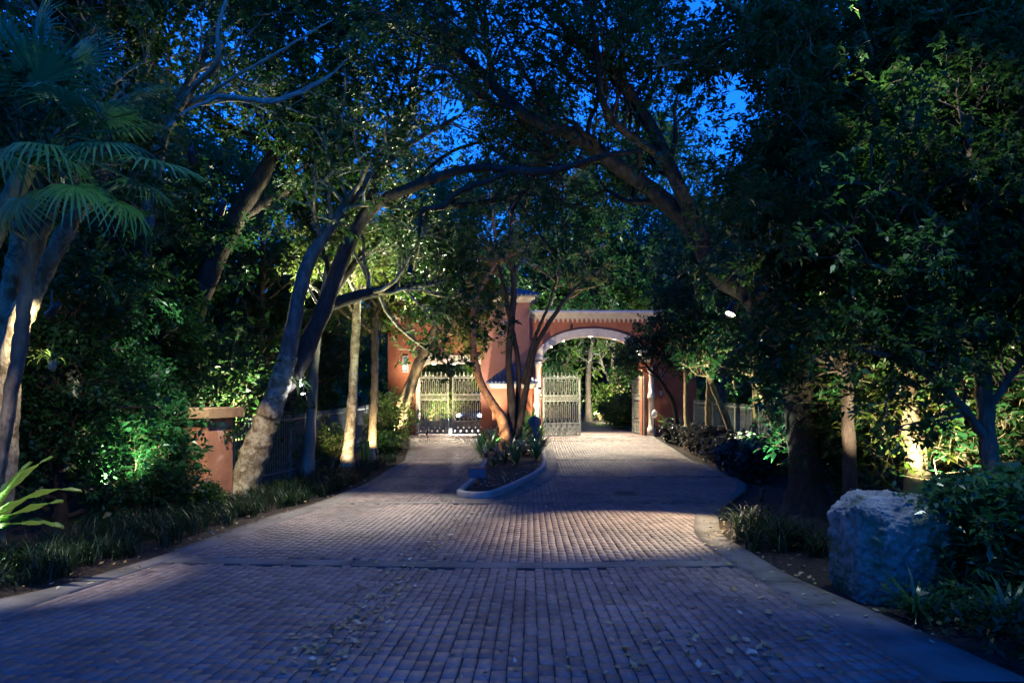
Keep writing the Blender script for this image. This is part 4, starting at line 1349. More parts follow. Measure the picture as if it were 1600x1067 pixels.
for i, (lp, lab, bk, lf) in enumerate(SLIM):
    tree("slim_tree", lab, [lp], bk, lf, (17, 7, 6, 10), (1.7, .8, .4), .12, .5, 40 + i, group="slim trees along the right fence")
# slender trees beyond the arch, lit from below
BEY = [
    ([(920, 655, 44, .2), (919, 600, 44, .18), (922, 560, 44, .15), (930, 500, 44, .1), (925, 430, 44, .05)], "dark straight trunk left of the lit shrubs beyond the arch", "bark_dark"),
    ([(950, 640, 46, .13), (953, 600, 46, .12), (943, 575, 46, .1), (935, 540, 46, .07), (930, 480, 46, .04)], "thin pale crooked trunk among the lit shrubs beyond the arch", "bark_pale"),
    ([(966, 640, 45, .17), (964, 600, 45, .16), (958, 560, 45, .13), (965, 500, 45, .08), (960, 430, 45, .05)], "grey trunk right of the crooked pale one beyond the arch", "bark_grey"),
    ([(880, 660, 50, .2), (875, 560, 50, .17), (872, 450, 50, .1), (868, 330, 50, .05)], "tall tree standing far behind the half open gate leaf", "bark_grey"),
    ([(700, 660, 48, .25), (690, 540, 48, .2), (700, 420, 48, .14), (690, 320, 48, .06)], "tall tree behind the left gate opening", "bark_grey"),
]
for i, (lp, lab, bk) in enumerate(BEY):
    tree("garden_tree", lab, [lp], bk, "leaf_yellow" if i in (1, 2) else "leaf", (20, 7, 6, 7), (3.2, 1.5, .7), .2, .5, 60 + i, group="trees inside the estate")

# ------------------------------------------------------------------ background woodland: three trees built once, copied
def proto(name, label, h, w, bark, leaf, seed, low=.12):
    rng = np.random.default_rng(seed)
    t = thing(name, label, "tree", (0, 0, 0), "trees of the woodland behind the verge")
    K = 14; s = np.linspace(0, 1, K)
    tr = np.stack([.5 * np.sin(s * 2.4 + seed) * s, .4 * np.cos(s * 2 + seed) * s - .4, s * h * .85 - .3], -1)
    rad = np.linspace(.24, .05, K)
    V, Q = tubes(tr[None], rad[None], 10, .08, rng)
    put("trunk", mesh("trunk", V, Q, M[bark], True), t)
    q, r = grow(tr[None], rad[None], 46, w * .42, low, .8, .3, 7, .5, rng, .014)
    q2, r2 = grow(q, r, 7, w * .16, .3, .65, .15, 5, .5, rng, .007)
    q3, r3 = grow(q2, r2, 5, w * .08, .2, .6, .02, 4, .6, rng, .004, .05)
    V, Q = merge([tubes(q, r, 5), tubes(q2, r2, 4), tubes(q3, r3, 3)])
    put("branches", mesh("branches", V, Q, M[bark], True), t)["kind"] = "stuff"
    V, Q = leaves_on(q3, 17, .17, .5, rng, .2, .09)
    LEAF_TOTAL[0] += len(Q)
    put("crown", mesh("crown", V, Q, M[leaf]), t)["kind"] = "stuff"
    return t


PR = [proto("woodland_tree", "", 11, 7.5, "bark_grey", "leaf", 71), proto("woodland_tree", "", 9, 6.5, "bark_dark", "leaf_dark", 72, .05), proto("woodland_tree", "", 13, 8, "bark_grey", "leaf_fresh", 73)]
WOOD = [  # x, y, prototype, scale, label
    (-7.3, 11.3, 1, .52, "low dense dark tree close behind the fan palm's trunk"),
    (-8.6, 14.8, 1, .6, "low dark tree between the fan palm and the pink pillar"),
    (-9.5, 11.5, 1, .8, "dense dark tree nearest the left edge, behind the mottled trunk"),
    (-12.5, 14, 0, 1, "dark tree crown behind the fan palm"),
    (-9.6, 17.5, 1, .85, "dark bushy tree directly behind the pink pillar"),
    (-12.5, 20, 2, 1, "tall tree behind the pale bluish branches"),
    (-9.2, 23.5, 0, .85, "tree behind the middle of the dark fence"),
    (-8.8, 28.5, 1, .95, "bushy tree at the gatehouse end of the dark fence"),
    (-12.5, 27, 2, 1.1, "tall tree two rows behind the dark fence"),
    (-15, 33, 0, 1.2, "broad tree left of the gatehouse"),
    (-9.6, 36.5, 2, .95, "tall tree behind the left block of the gatehouse"),
    (3.2, 49, 2, 1.65, "very tall tree far behind the crown of the arch"),
    (8.6, 46, 2, 1.6, "very tall tree far behind the arch's right shoulder"),
    (-5.5, 53, 2, 1.6, "very tall tree far behind the left gate"),
    (9.8, 51, 0, 1.5, "big tree far behind the right half of the arch"),
    (5.2, 58, 1, 1.7, "big dark tree at the end of the road beyond the arch"),
    (-5, 43, 0, 1.05, "tree behind the left gate and the waiting car"),
    (-1.2, 41, 2, .85, "tall thin crowned tree right behind the mauve tower"),
    (1.0, 52, 0, 1.15, "tree above the scalloped cornice of the arch"),
    (9.5, 43, 0, 1.0, "tree behind the right end of the arch"),
    (11.5, 36, 2, 1.0, "tall tree right behind the gatehouse wing"),
    (12.0, 29.5, 1, 1.0, "dark bushy tree behind the far end of the right fence"),
    (12.2, 24, 0, 1.0, "tree behind the middle of the right fence"),
    (11.5, 18.5, 1, 1.0, "dark bushy tree behind the near end of the right fence"),
    (9.0, 14.5, 1, .8, "bushy tree behind the massive overhanging trunk"),
    (12.6, 13.5, 0, 1.0, "tree behind the straight right trunk"),
    (9.8, 10.5, 1, .75, "dark bushy tree near the right edge behind the fan leaf"),
    (13.5, 9, 2, .9, "tall dark tree at the far right edge"),
    (16, 20, 2, 1.2, "tall tree far right behind the bushy ones"),
    (-16.5, 17, 2, 1.2, "tall tree far left behind the fan palm"),
    (-17.5, 25, 0, 1.3, "broad tree far left in the second row"),
    (16.5, 33, 0, 1.3, "broad tree far right behind the gatehouse"),
]
for i, (x, y, k, s, lab) in enumerate(WOOD):
    src = PR[k]
    loc = (x, y, bedz(x, y) - .05)
    rz = (i * 2.399) % 6.28
    if "used" not in src.keys():
        src["used"] = 1
        src.location = loc; src.rotation_euler = (0, 0, rz); src.scale = (s, s, s); src["label"] = lab
    else:
        o = copy_thing(src, loc, rz, (s, s, s), lab)

# woodland carrying on beside and behind the camera: one mass, never in view
rng = np.random.default_rng(6)
n = 15000
sd = np.where(rng.random(n) < .5, -1, 1)
y = rng.uniform(-32, 3.5, n); x = sd * (6.3 + np.abs(rng.normal(0, 1, n)) * 4.0 + 1.2 * np.sin(y * .8 + sd))
z = np.array([float(gz(v)) for v in y]) + rng.uniform(.0, 1, n) ** .7 * (7.5 + 2 * np.sin(y * .5 + x))
V, Q = leaf_quads(np.stack([x, y, z], -1), rng.normal(size=(n, 3)), np.array([0, 0, .6]) + rng.normal(size=(n, 3)), rng.uniform(.35, .8, n), rng.uniform(.2, .45, n))
tag(put("roadside_wood", mesh("roadside_wood", V, Q, M["leaf_dark"])), "mass of dark roadside woodland on both sides of the driveway", None, None, "stuff")

# far wood: one mass
rng = np.random.default_rng(5)
n = 26000
ang = rng.uniform(-1.0, 1.0, n); R_ = rng.uniform(58, 95, n)
x = R_ * np.sin(ang); y = R_ * np.cos(ang)
hmax = 9 + 4.5 * np.sin(ang * 17) + 2.5 * np.sin(ang * 41 + 1)
hmax *= 1 - .45 * np.exp(-((ang - .1) / .06) ** 2)
z = np.array([float(gz(v)) for v in y]) + rng.uniform(0, 1, n) ** .8 * hmax
keepm = ~((x > LO(y) - 1) & (x < RO(y) + 1) & (z < 4.5))
p = np.stack([x, y, z], -1)[keepm]
nn = len(p)
V, Q = leaf_quads(p, rng.normal(size=(nn, 3)), rng.normal(size=(nn, 3)), rng.uniform(.9, 1.9, nn), rng.uniform(.6, 1.2, nn))
tag(put("far_wood", mesh("far_wood", V, Q, M["leaf_fresh"])), "mass of distant trees beyond the gatehouse", None, None, "stuff")
# ------------------------------------------------------------------ shrubs and understorey
SHR = [
    (262, 808, .8, .9, "leaf_dark", 12, .1, "low dark shrub at the left foot of the pink pillar"),
    (325, 803, .42, .8, "leaf", 12, .08, "very low shrub right at the foot of the pink pillar"),
    (268, 800, 1.6, 1.0, "leaf_gloss", 9, .14, "glossy shrub whose sprays cross the face of the pink pillar"),
  # px, py of the foot, height, width, material, n stems, leaf size, label, depth override
    (70, 800, 2.3, 2.2, "leaf_dark", 16, .13, "dark shrub behind the big lit leaves at the left edge"),
    (150, 775, 3.4, 2.4, "leaf_dark", 18, .14, "tall dim shrub with stringy stems left of the pink pillar"),
    (215, 782, 2.3, 1.7, "leaf_gloss", 18, .16, "glossy green shrub reaching over the left side of the pink pillar"),
    (175, 800, 1.3, 1.6, "leaf_gloss", 14, .13, "low glossy shrub at the foot of the dim stringy one"),
    (330, 765, 3.6, 2.4, "leaf", 14, .16, "shrub with lit drooping leaf sprays above the pink pillar"),
    (440, 748, 1.0, 1.2, "leaf", 10, .1, "low shrub between the leaning tree and the fence"),
    (520, 735, 1.2, 1.2, "leaf_fresh", 10, .1, "fresh green shrub beside the spotted trunk"),
    (608, 705, 1.9, 1.5, "leaf_fresh", 13, .13, "bright green shrub by the crooked tree at the left gate"),
    (596, 712, .7, 1.4, "leaf", 12, .1, "low rounded shrub at the kerb beside the left gate"),
    (1468, 930, .85, .85, "leaf_gloss", 15, .09, "low leafy clump growing over the mossy coral rock"),
    (1575, 945, .9, .9, "leaf_gloss", 14, .1, "low leafy clump at the right edge below the fan leaf"),
    (1318, 800, 2.6, 2.0, "leaf_gloss", 24, .13, "glossy leaved shrub standing behind the tall coral block"),
    (1440, 815, 2.9, 2.2, "leaf_yellow", 22, .12, "yellow green shrub lit from below at the straight right trunk"),
    (1550, 830, 3.2, 2.4, "leaf_dark", 20, .13, "dark shrub under the far right edge of the canopy"),
    (1500, 790, 4.2, 2.6, "leaf_yellow", 20, .13, "tall shrub with scattered lit leaves at the right"),
    (1330, 780, 4.4, 2.4, "leaf_dark", 20, .12, "tall dark shrub behind the glossy one"),
    (1205, 742, .9, 1.5, "leaf_fresh", 12, .14, "small bright green plant at the foot of the slim leaning trunk"),
]
for i, (px, py, h_, w_, lf, n_, sz, lab) in enumerate(SHR):
    q = on_ground(px, py)
    shrub("shrub", lab, (q[0], q[1], q[2]), h_, w_, "bark_tan", lf, n_, (6, 5, 8), sz, .42, 100 + i)
# croton hedge plants along the right kerb
q0 = None
CR = [(1052, 690), (1066, 694), (1080, 700), (1092, 707), (1106, 713), (1120, 720), (1134, 728), (1148, 736), (1162, 744), (1178, 752), (1066, 686), (1098, 697), (1126, 708), (1152, 722), (1178, 737)]
cr0 = None
CRL = ["nearest the white column", "second along the kerb from the column", "third along the kerb from the column", "fourth along the kerb from the column", "fifth along the kerb from the column", "sixth along the kerb from the column", "seventh along the kerb from the column", "eighth along the kerb from the column", "ninth along the kerb from the column", "nearest the road's widest bend",
       "at the red wall", "at the foot of the first slim trunk", "at the foot of the knobbly slim trunk", "at the foot of the bright leaning trunk", "before the near end of the fence"]
for i, (px, py) in enumerate(CR):
    q = on_ground(px, py)
    lab = "dusky purple grey hedge shrub " + CRL[i]
    if cr0 is None:
        cr0 = shrub("hedge_shrub", lab, tuple(q), .75, 1.0, "bark_dark", "croton", 15, (5, 5, 8), .13, .5, 140, group="hedge shrubs along the right kerb")
    else:
        copy_thing(cr0, tuple(q), i * 1.9, (1, 1, .8 + .06 * (i % 5)), lab)
# garden shrubs lit beyond the arch
GSH = [((985, 665), 37, 1.6, 2.4, "leaf_fresh", "bright green shrub just beyond the arch beside the open leaf"), ((962, 655), 40, 1.3, 2.2, "leaf_fresh", "bright green shrub around the oval sign"), ((938, 645), 45, 1.8, 2.4, "leaf_fresh", "green shrub at the bend of the road beyond the arch"), ((998, 640), 42, 3.2, 2.8, "leaf_yellow", "tall yellowish shrub behind the edge on gate leaf"), ((860, 655), 44, 3.4, 3.0, "leaf", "dim shrub behind the half open gate leaf"), ((715, 655), 40.5, 2.3, 1.6, "leaf_yellow", "yellow green shrub left of the waiting car"), ((672, 655), 41, 3.2, 2.6, "leaf_yellow", "tall drooping shrub behind the left gate")]
for i, ((px, py), y, h_, w_, lf, lab) in enumerate(GSH):
    x = (px - 800) / F * y
    shrub("garden_shrub", lab, (x, y, bedz(x, y)), h_, w_, "bark_tan", lf, 18, (6, 5, 8), .17, .45, 160 + i)

# ------------------------------------------------------------------ strap leaved plants, grass, palms
def straps(n, L, w, rng, arch=1.0, K=5, spread=.9, up0=1.2):
    a = rng.uniform(0, 2 * np.pi, n)
    el = np.clip(rng.normal(up0, .25, n), .25, 1.5)
    l = L * rng.uniform(.65, 1.15, n)
    s = np.linspace(0, 1, K)
    th = el[:, None] - arch * (s ** 1.4)[None] * rng.uniform(.7, 1.4, n)[:, None]
    st = l[:, None] / (K - 1)
    rx = np.concatenate([np.zeros((n, 1)), np.cumsum(np.cos(th[:, :-1]) * st, 1)], 1)
    rz = np.concatenate([np.zeros((n, 1)), np.cumsum(np.sin(th[:, :-1]) * st, 1)], 1)
    c, sn = np.cos(a)[:, None], np.sin(a)[:, None]
    ctr = np.stack([rx * c, rx * sn, rz], -1)
    side = np.stack([-sn * np.ones(K), c * np.ones(K), np.zeros((n, K))], -1)
    ww = w * np.array([.55, 1, .95, .7, .06])[None, :, None] if K == 5 else w * np.sin(np.linspace(.35, 3.1, K))[None, :, None]
    A, B = ctr + side * ww * .5, ctr - side * ww * .5
    V = np.stack([A, B], 2).reshape(n, K * 2, 3)
    k = np.arange(K - 1) * 2
    q = np.stack([k, k + 1, k + 3, k + 2], -1)
    return V, q


def strap_plant(n, L, w, seed, m, arch=1.0, up0=1.2):
    rng = np.random.default_rng(seed)
    V, q = straps(n, L, w, rng, arch, up0=up0)
    Q = (q[None] + (np.arange(n) * V.shape[1])[:, None, None]).reshape(-1, 4)
    return mesh("leaves", V.reshape(-1, 3), Q, m, True)


def grass_bed(name, label, pts, blades, L, w, seed, m):
    """pts: (N,2) clump centres in plan."""
    rng = np.random.default_rng(seed)
    V, q = straps(len(pts) * blades, L, w, rng, 1.5, up0=1.15)
    c = np.repeat(np.array([(x, y, bedz(x, y) - .01) for x, y in pts]), blades, 0)
    c[:, :2] += rng.normal(0, .05, (len(c), 2))
    V = V + c[:, None]
    Q = (q[None] + (np.arange(len(c)) * V.shape[1])[:, None, None]).reshape(-1, 4)
    return tag(put(name, mesh(name, V.reshape(-1, 3), Q, m, True)), label, None, None, "stuff")


rng = np.random.default_rng(9)
pts = []
while len(pts) < 520:
    y = rng.uniform(4.5, 22); d = rng.uniform(.35, 1.9)
    if rng.random() < max(0, (d - 1.3)) : continue
    pts.append((float(LO(y)) - d, y))
grass_bed("border_grass", "strip of dark strappy border grass along the left edge of the driveway", np.array(pts), 24, .44, .014, 3, M["grass"])
pts = []
while len(pts) < 60:
    y = rng.uniform(22, 30); pts.append((float(LO(y)) - rng.uniform(.3, 1.0), y))
grass_bed("border_grass", "short grass by the kerb near the left gate", np.array(pts), 22, .3, .016, 4, M["grass"])
for j, (px, py, nn, sp, lab) in enumerate(((1185, 838, 9, .5, "arching grass clump at the inner bend of the right kerb"), (1245, 862, 12, .55, "arching grass clump between the right kerb and the tall coral block"))):
    q = on_ground(px, py)
    pp = np.array([q[:2]]) + rng.normal(0, sp * .5, (nn, 2)); pp[:, 0] = np.maximum(pp[:, 0], RO(pp[:, 1]) + .15)
    V, qd = straps(nn * 46, .62, .017, rng, 1.7, up0=1.2)
    c = np.repeat(np.array([(x - q[0], y - q[1], bedz(x, y) - q[2] - .01) for x, y in pp]), 46, 0); c[:, :2] += rng.normal(0, .05, (len(c), 2))
    V = V + c[:, None]
    Q = (qd[None] + (np.arange(len(c)) * V.shape[1])[:, None, None]).reshape(-1, 4)
    tag(put("grass_clump", mesh("grass_clump", V.reshape(-1, 3), Q, M["grass"], True), None, tuple(q)), lab, "grass clump", "grass clumps on the right verge")
pts = []
while len(pts) < 130:
    y = rng.uniform(4.3, 6.3); pts.append((float(RO(y)) + rng.uniform(.25, 2.6), y))
pts = [p for p in pts if not (2.9 < p[0] < 4.1 and p[1] > 6.1)]
# low ground cover by the boulder
gv = []
for (x, y) in pts:
    n = 46
    p = np.stack([x + rng.normal(0, .13, n), y + rng.normal(0, .13, n), bedz(x, y) + rng.uniform(.02, .3, n)], -1)
    gv.append(leaf_quads(p, rng.normal(0, 1, (n, 3)) * (1, 1, .5), np.array([0, 0, 1.]) + rng.normal(0, .5, (n, 3)), rng.uniform(.05, .09, n), rng.uniform(.03, .05, n)))
V, Q = merge(gv)
tag(put("ground_cover", mesh("ground_cover", V, Q, M["leaf_dark"])), "low dark ground cover in front of the coral rocks", None, None, "stuff")

# island planting: dark strap leaved plants, some with green
IPL = [(752, 716, .7, 2), (808, 732, .6, 2), (838, 722, .7, 2), (772, 734, .45, 0), (756, 700, .75, 0), (766, 712, .8, 0), (777, 722, .6, 1), (790, 728, .55, 0), (803, 722, .7, 0), (818, 716, .75, 1), (832, 712, .8, 0), (845, 705, .8, 1), (812, 700, 1.25, 2), (827, 692, 1.35, 2), (800, 712, .7, 0), (770, 698, .9, 1), (842, 692, 1.0, 0), (782, 706, .9, 0), (760, 722, .5, 1)]
IPLAB = ["low at the left front rim of the island", "front and centre at the edge of the bare soil", "at the right rim in front of the sign post", "small, alone on the bare soil left of centre", "by the left rim of the island", "left of the copper stem's foot", "low in front of the copper stem, left side", "right in front of the copper stem's foot", "low in front, right of the copper stem", "spotted in front of the tall green plants", "before the round sign's post", "spilling over the right kerb of the island", "tall upright, left of the round sign post", "tallest, close to the round sign post", "tucked behind the front row by the stems", "behind the front row at the left rim", "arching out behind the round sign post", "between the stems and the left rim", "at the front edge of the bare soil"]
pm = [strap_plant(26, 1, .085, 81, M["leaf_gloss"], 1.1, 1.0), strap_plant(30, 1, .1, 82, M["croton"], 1.2, .9), strap_plant(34, 1, .075, 83, M["palm"], .7, 1.25)]
for i, ((px, py, L, k), lab) in enumerate(zip(IPL, IPLAB)):
    q = G(px, py); z = float(gz(q[1])) + .08
    t = thing("strap_leaf_plant", ("dark strap leaved plant ", "dusky strap leaved plant ", "green sword leaved plant ")[k] + lab, "plant", (q[0], q[1], z), "strap leaved plants on the island", (0, 0, i * 2.1))
    put("leaves", pm[k], t, (0, 0, 0), (0, 0, 0), (L * 1.15,) * 3)

fm = strap_plant(46, 1, .06, 88, M["leaf_gloss"], 1.5, .95)
for i, (px, py, L, lab) in enumerate(((1432, 962, .5, "ferny clump against the front right corner of the coral block"), (1512, 955, .6, "ferny clump right of the coral block's foot"), (1575, 990, .6, "ferny clump low at the right edge of the photo"))):
    q = on_ground(px, py)
    t = thing("fern", lab, "fern", tuple(q), "ferns round the coral rocks", (0, 0, i * 1.7))
    put("leaves", fm, t, (0, 0, 0), (0, 0, 0), (L, L, L))

# epiphytes on trunks
for i, (px, py, y, L, lab) in enumerate(((82, 565, 8.2, .42, "spider like epiphyte lit on the mottled trunk at the left edge"), (466, 605, 16.0, .62, "spidery epiphyte glowing around the small lamp by the leaning tree"), (262, 505, 15.6, .7, "hanging strap leaved epiphyte in the dark above the pink pillar"))):
    q = P(px, py, y)
    t = thing("epiphyte", lab, "plant", tuple(q), "epiphytes growing on the trunks")
    put("leaves", strap_plant(40, L, .022 if i < 2 else .03, 90 + i, M["leaf_fresh"] if i < 2 else M["palm"], 2.0 if i < 2 else 2.6, .7), t)
    b = MB(); b.lathe([(.02, -.12), (.05, -.05), (.035, .02)], n=8); put("stem", b.mesh("stem", M["bark_tan"], True), t)

# big lit leaves at the left edge
def broad_leaf(L, w, m, bend=.9, fold=.22, K=11, wave=.02, seed=0):
    rng = np.random.default_rng(seed)
    s = np.linspace(0, 1, K); V = []; fs = []
    th = .25 - bend * s ** 1.5
    y = np.concatenate([[0], np.cumsum(np.cos(th[:-1]))]) * L / (K - 1); z = np.concatenate([[0], np.cumsum(np.sin(th[:-1]))]) * L / (K - 1)
    wd = w * np.maximum(np.sin(np.pi * np.clip(s, 0, 1) ** .75) ** .8, .06)
    wd[-1] = .004
    for k in range(K):
        for u in (-1, -.5, 0, .5, 1):
            V.append((u * wd[k] / 2, y[k], z[k] + abs(u) * wd[k] * fold + wave * math.sin(k * 1.7 + u * 2)))
    for k in range(K - 1):
        for u in range(4): fs.append((k * 5 + u, k * 5 + u + 1, k * 5 + u + 6, k * 5 + u + 5))
    me = mesh("leaf", V, np.array(fs), m, True)
    return me


q = P(-28, 830, 7.4)
t = thing("broad_leaf_plant", "plant with four long bright green leaves at the left edge of the photo", "plant", (q[0], q[1], bedz(q[0], q[1])))
hz = q[2] - bedz(q[0], q[1])
b = MB(); b.bar((0, 0, -.1), (.02, 0, hz + .02), .03, 8); put("stem", b.mesh("stem", M["bark_tan"], True), t)
for i, (ang, el, L, w, bend) in enumerate(((8, 62, 1.0, .2, .6), (-4, 42, 1.15, .2, .95), (-10, 27, .98, .21, .3), (-18, 16, 1.08, .2, .45), (40, 70, .8, .18, .5), (-60, 30, .6, .16, .9))):
    me = broad_leaf(L * 1.1, w, M["leaf_fresh"], bend, seed=i)
    o = put("leaf", me, t, (0.01, 0, hz - .03))
    o.rotation_euler = (Matrix.Rotation(math.radians(ang - 90), 3, "Z") @ Matrix.Rotation(math.radians(el - 14), 3, "X")).to_euler()

# fan palms
def fan_leaf(R, nseg, m, seed, droop=.5, span=4.3):
    rng = np.random.default_rng(seed)
    V = []; fs = []
    for i in range(nseg):
        a = (i / (nseg - 1) - .5) * span
        l = R * (1 - .22 * (abs(a) / (span / 2)) ** 2) * rng.uniform(.92, 1.05)
        wid = span / nseg
        b = len(V)
        for k, f in enumerate((.04, .26, .5, .76, 1.0)):
            r = l * f
            half = min(r * wid * .5, R * .034) * (1 if f < .6 else (1 - (f - .55) / .48)) + .002
            dz = -droop * R * max(0, f - .35) ** 1.9 * rng.uniform(.75, 1.35) + .1 * R * f * math.cos(a)
            cx_, cy_ = math.sin(a) * r, math.cos(a) * r
            px, py = math.cos(a) * half, -math.sin(a) * half
            V += [(cx_ - px, cy_ - py, dz), (cx_, cy_, dz - half * .45), (cx_ + px, cy_ + py, dz)]
        for k in range(4):
            for u in range(2): fs.append((b + k * 3 + u, b + k * 3 + u + 1, b + k * 3 + u + 4, b + k * 3 + u + 3))
    return mesh("fan", V, np.array(fs), m, True)


FANS = [fan_leaf(1.0, 30, M["palm"], 1, .45), fan_leaf(1.0, 28, M["palm"], 2, .8), fan_leaf(1.0, 26, M["palm"], 3, 1.2)]


def palm(name, label, crown, base, r, fronds, petiole=.7, bark="bark_tan"):
    t = thing(name, label, "palm", tuple(base))
    B = np.array(base); C = np.array(crown) - B
    pl = catmull([(0, 0, -.2), tuple(C * .35 + (.05, 0, 0)), tuple(C * .7), tuple(C)], 20)
    V, Q = tubes(pl[None], np.linspace(r, r * .8, 20)[None], 12, .14)
    put("trunk", mesh("trunk", V, Q, M[bark], True), t)
    for i, (tip, R, k, roll) in enumerate(fronds):
        T = np.array(tip) - B
        d = T - C; L = np.linalg.norm(d)
        mid = C + d * .5 + np.array((0, 0, .12 * L))
        hub = catmull([tuple(C), tuple(mid), tuple(T)], 9)
        V, Q = tubes(hub[None], np.linspace(.022, .01, 9)[None], 5)
        f = put("frond", mesh("petiole", V, Q, M["palm"], True), t)
        o = put("fan", FANS[k], f, tuple(T), (0, 0, 0), (R, R, R))
        y = Vector(tuple(norm(hub[-1] - hub[-3])))
        up = Vector((roll, -.15, 1)).normalized(); x = y.cross(up).normalized(); z = x.cross(y)
        o.rotation_euler = Matrix((x, y, z)).transposed().to_euler()
    return t


cr = P(45, 255, 7.6)
bx = P(-260, 850, 7.6)
palm("fan_palm", "large fan palm filling the upper left corner", cr, (bx[0], 7.6, bedz(bx[0], 7.6)), .13,
     [(P(235, 250, 7.4), .68, 0, .1), (P(165, 180, 7.4), .62, 0, .25), (P(160, 222, 7.0), .55, 1, -.3), (P(60, 130, 7.4), .66, 0, .3), (P(-30, 160, 7.4), .66, 1, 0), (P(70, 225, 6.8), .55, 2, 0), (P(-10, 235, 6.9), .55, 2, .3),
      (P(120, 100, 7.9), .62, 0, .2), (P(10, 110, 8), .66, 0, 0), (P(185, 315, 7.4), .5, 2, .4), (P(118, 290, 7.0), .5, 2, -.2), (P(0, 60, 7.8), .6, 0, .1), (P(205, 205, 8.2), .62, 0, -.15), (P(30, 310, 7.2), .45, 2, -.3), (P(100, 160, 6.9), .58, 1, .5),
      (P(210, 150, 7.8), .55, 0, .4), (P(-50, 90, 7.6), .6, 1, 0), (P(90, 245, 7.2), .5, 1, .6), (P(215, 285, 7.7), .5, 1, .2), (P(60, 60, 7.7), .6, 0, -.2)])
cr = P(1490, 765, 7.6)
palm("young_palm", "low young fan palm with one broad green leaf by the right edge", cr, (cr[0], 7.8, bedz(cr[0], 7.8)), .07,
     [(P(1530, 745, 7.3), .45, 1, 0), (P(1560, 780, 7.2), .5, 2, .2), (P(1590, 735, 7.6), .5, 1, .1), (P(1470, 750, 7.9), .4, 2, -.2)], bark="bark_dark")
cr = P(1255, 505, 13.2)
cr = P(1243, 500, 14.4)
palm("slender_palm", "slender palm with small fans beside the overhanging trunk", cr, (cr[0] + .3, 14.6, bedz(cr[0] + .3, 14.6)), .08,
     [(P(1225, 470, 14.2), .6, 2, 0), (P(1270, 480, 14.1), .6, 2, .2), (P(1240, 440, 14.6), .55, 1, 0), (P(1215, 520, 14.2), .5, 2, -.2)], bark="bark_dark")
q = P(1047, 660, 30.4)
t = thing("banana_plant", "broad yellow green leaf plant against the red wall right of the arch", "plant", (q[0], 30.4, bedz(q[0], 30.4)))
for i, (a, e, L) in enumerate(((60, 70, 1.5), (-20, 62, 1.4), (120, 60, 1.3), (200, 55, 1.2))):
    o = put("leaf", broad_leaf(L, .5, M["leaf_fresh"], 1.1, seed=20 + i), t)
    o.rotation_euler = (Matrix.Rotation(math.radians(a), 3, "Z") @ Matrix.Rotation(math.radians(e), 3, "X")).to_euler()

# ------------------------------------------------------------------ fallen leaves
rng = np.random.default_rng(33)
P_, S_ = [], []
def litter(px, py, s):
    q = G(px, py)
    P_.append((q[0], q[1], q[2] + .006)); S_.append(s)
for _ in range(460):
    f = rng.uniform(0, 1) ** .8
    litter(470 + 275 * f + rng.normal(0, 34 * (1 - .6 * f)), 1062 - 272 * f + rng.normal(0, 16 * (1 - .7 * f)), rng.uniform(.03, .065))
for _ in range(110): litter(rng.uniform(950, 1330), rng.uniform(870, 1066), rng.uniform(.03, .075))
for _ in range(170): litter(rng.uniform(150, 1200), rng.uniform(800, 1066), rng.uniform(.02, .05))
for _ in range(120): litter(1125 + rng.normal(0, 22), 850 + rng.normal(0, 22), rng.uniform(.03, .06))
for _ in range(90): litter(rng.uniform(700, 860), rng.uniform(745, 800), rng.uniform(.03, .06))
for _ in range(150):
    y = rng.uniform(5, 20); x = float(LO(y)) - rng.uniform(-.25, .4); P_.append((x, y, bedz(x, y) + .05)); S_.append(rng.uniform(.03, .06))
for _ in range(120):
    y = rng.uniform(5, 14); x = float(RO(y)) + rng.uniform(-.3, .5); P_.append((x, y, bedz(x, y) + .06)); S_.append(rng.uniform(.03, .06))
for _ in range(260):
    y = rng.uniform(16.5, 22); sp = poly_span(KI, y)
    if sp: P_.append((rng.uniform(*sp), y, float(gz(y)) + .1)); S_.append(rng.uniform(.04, .08))
for _ in range(160):
    y = rng.uniform(16, 30); sa, sk = poly_span(APRON, y), poly_span(KERB, y)
    if sa and sk:
        x = rng.uniform(sa[0], sk[0]) if rng.random() < .5 else rng.uniform(sk[1], sa[1])
        P_.append((x, y, float(gz(y)) + .02)); S_.append(rng.uniform(.03, .07))
P_, S_ = np.array(P_), np.array(S_)
n = len(P_)
S_ = S_ * 1.05
V, Q = leaf_quads(P_, rng.normal(0, 1, (n, 3)) * (1, 1, .12), np.array([0, 0, 1.]) + rng.normal(0, .28, (n, 3)), S_ * 1.3, S_ * .75, -.2)
V[:, 2] += .006
tag(put("fallen_leaves", mesh("fallen_leaves", V, Q, M["litter"])), "dry fallen leaves scattered over the driveway and the island", None, None, "stuff")
# ------------------------------------------------------------------ lamps of the place, and some added as fill
WARM, NEUT, COOL = (1.0, .80, .52), (1.0, .90, .74), (.80, .86, 1.0)
_em = {}


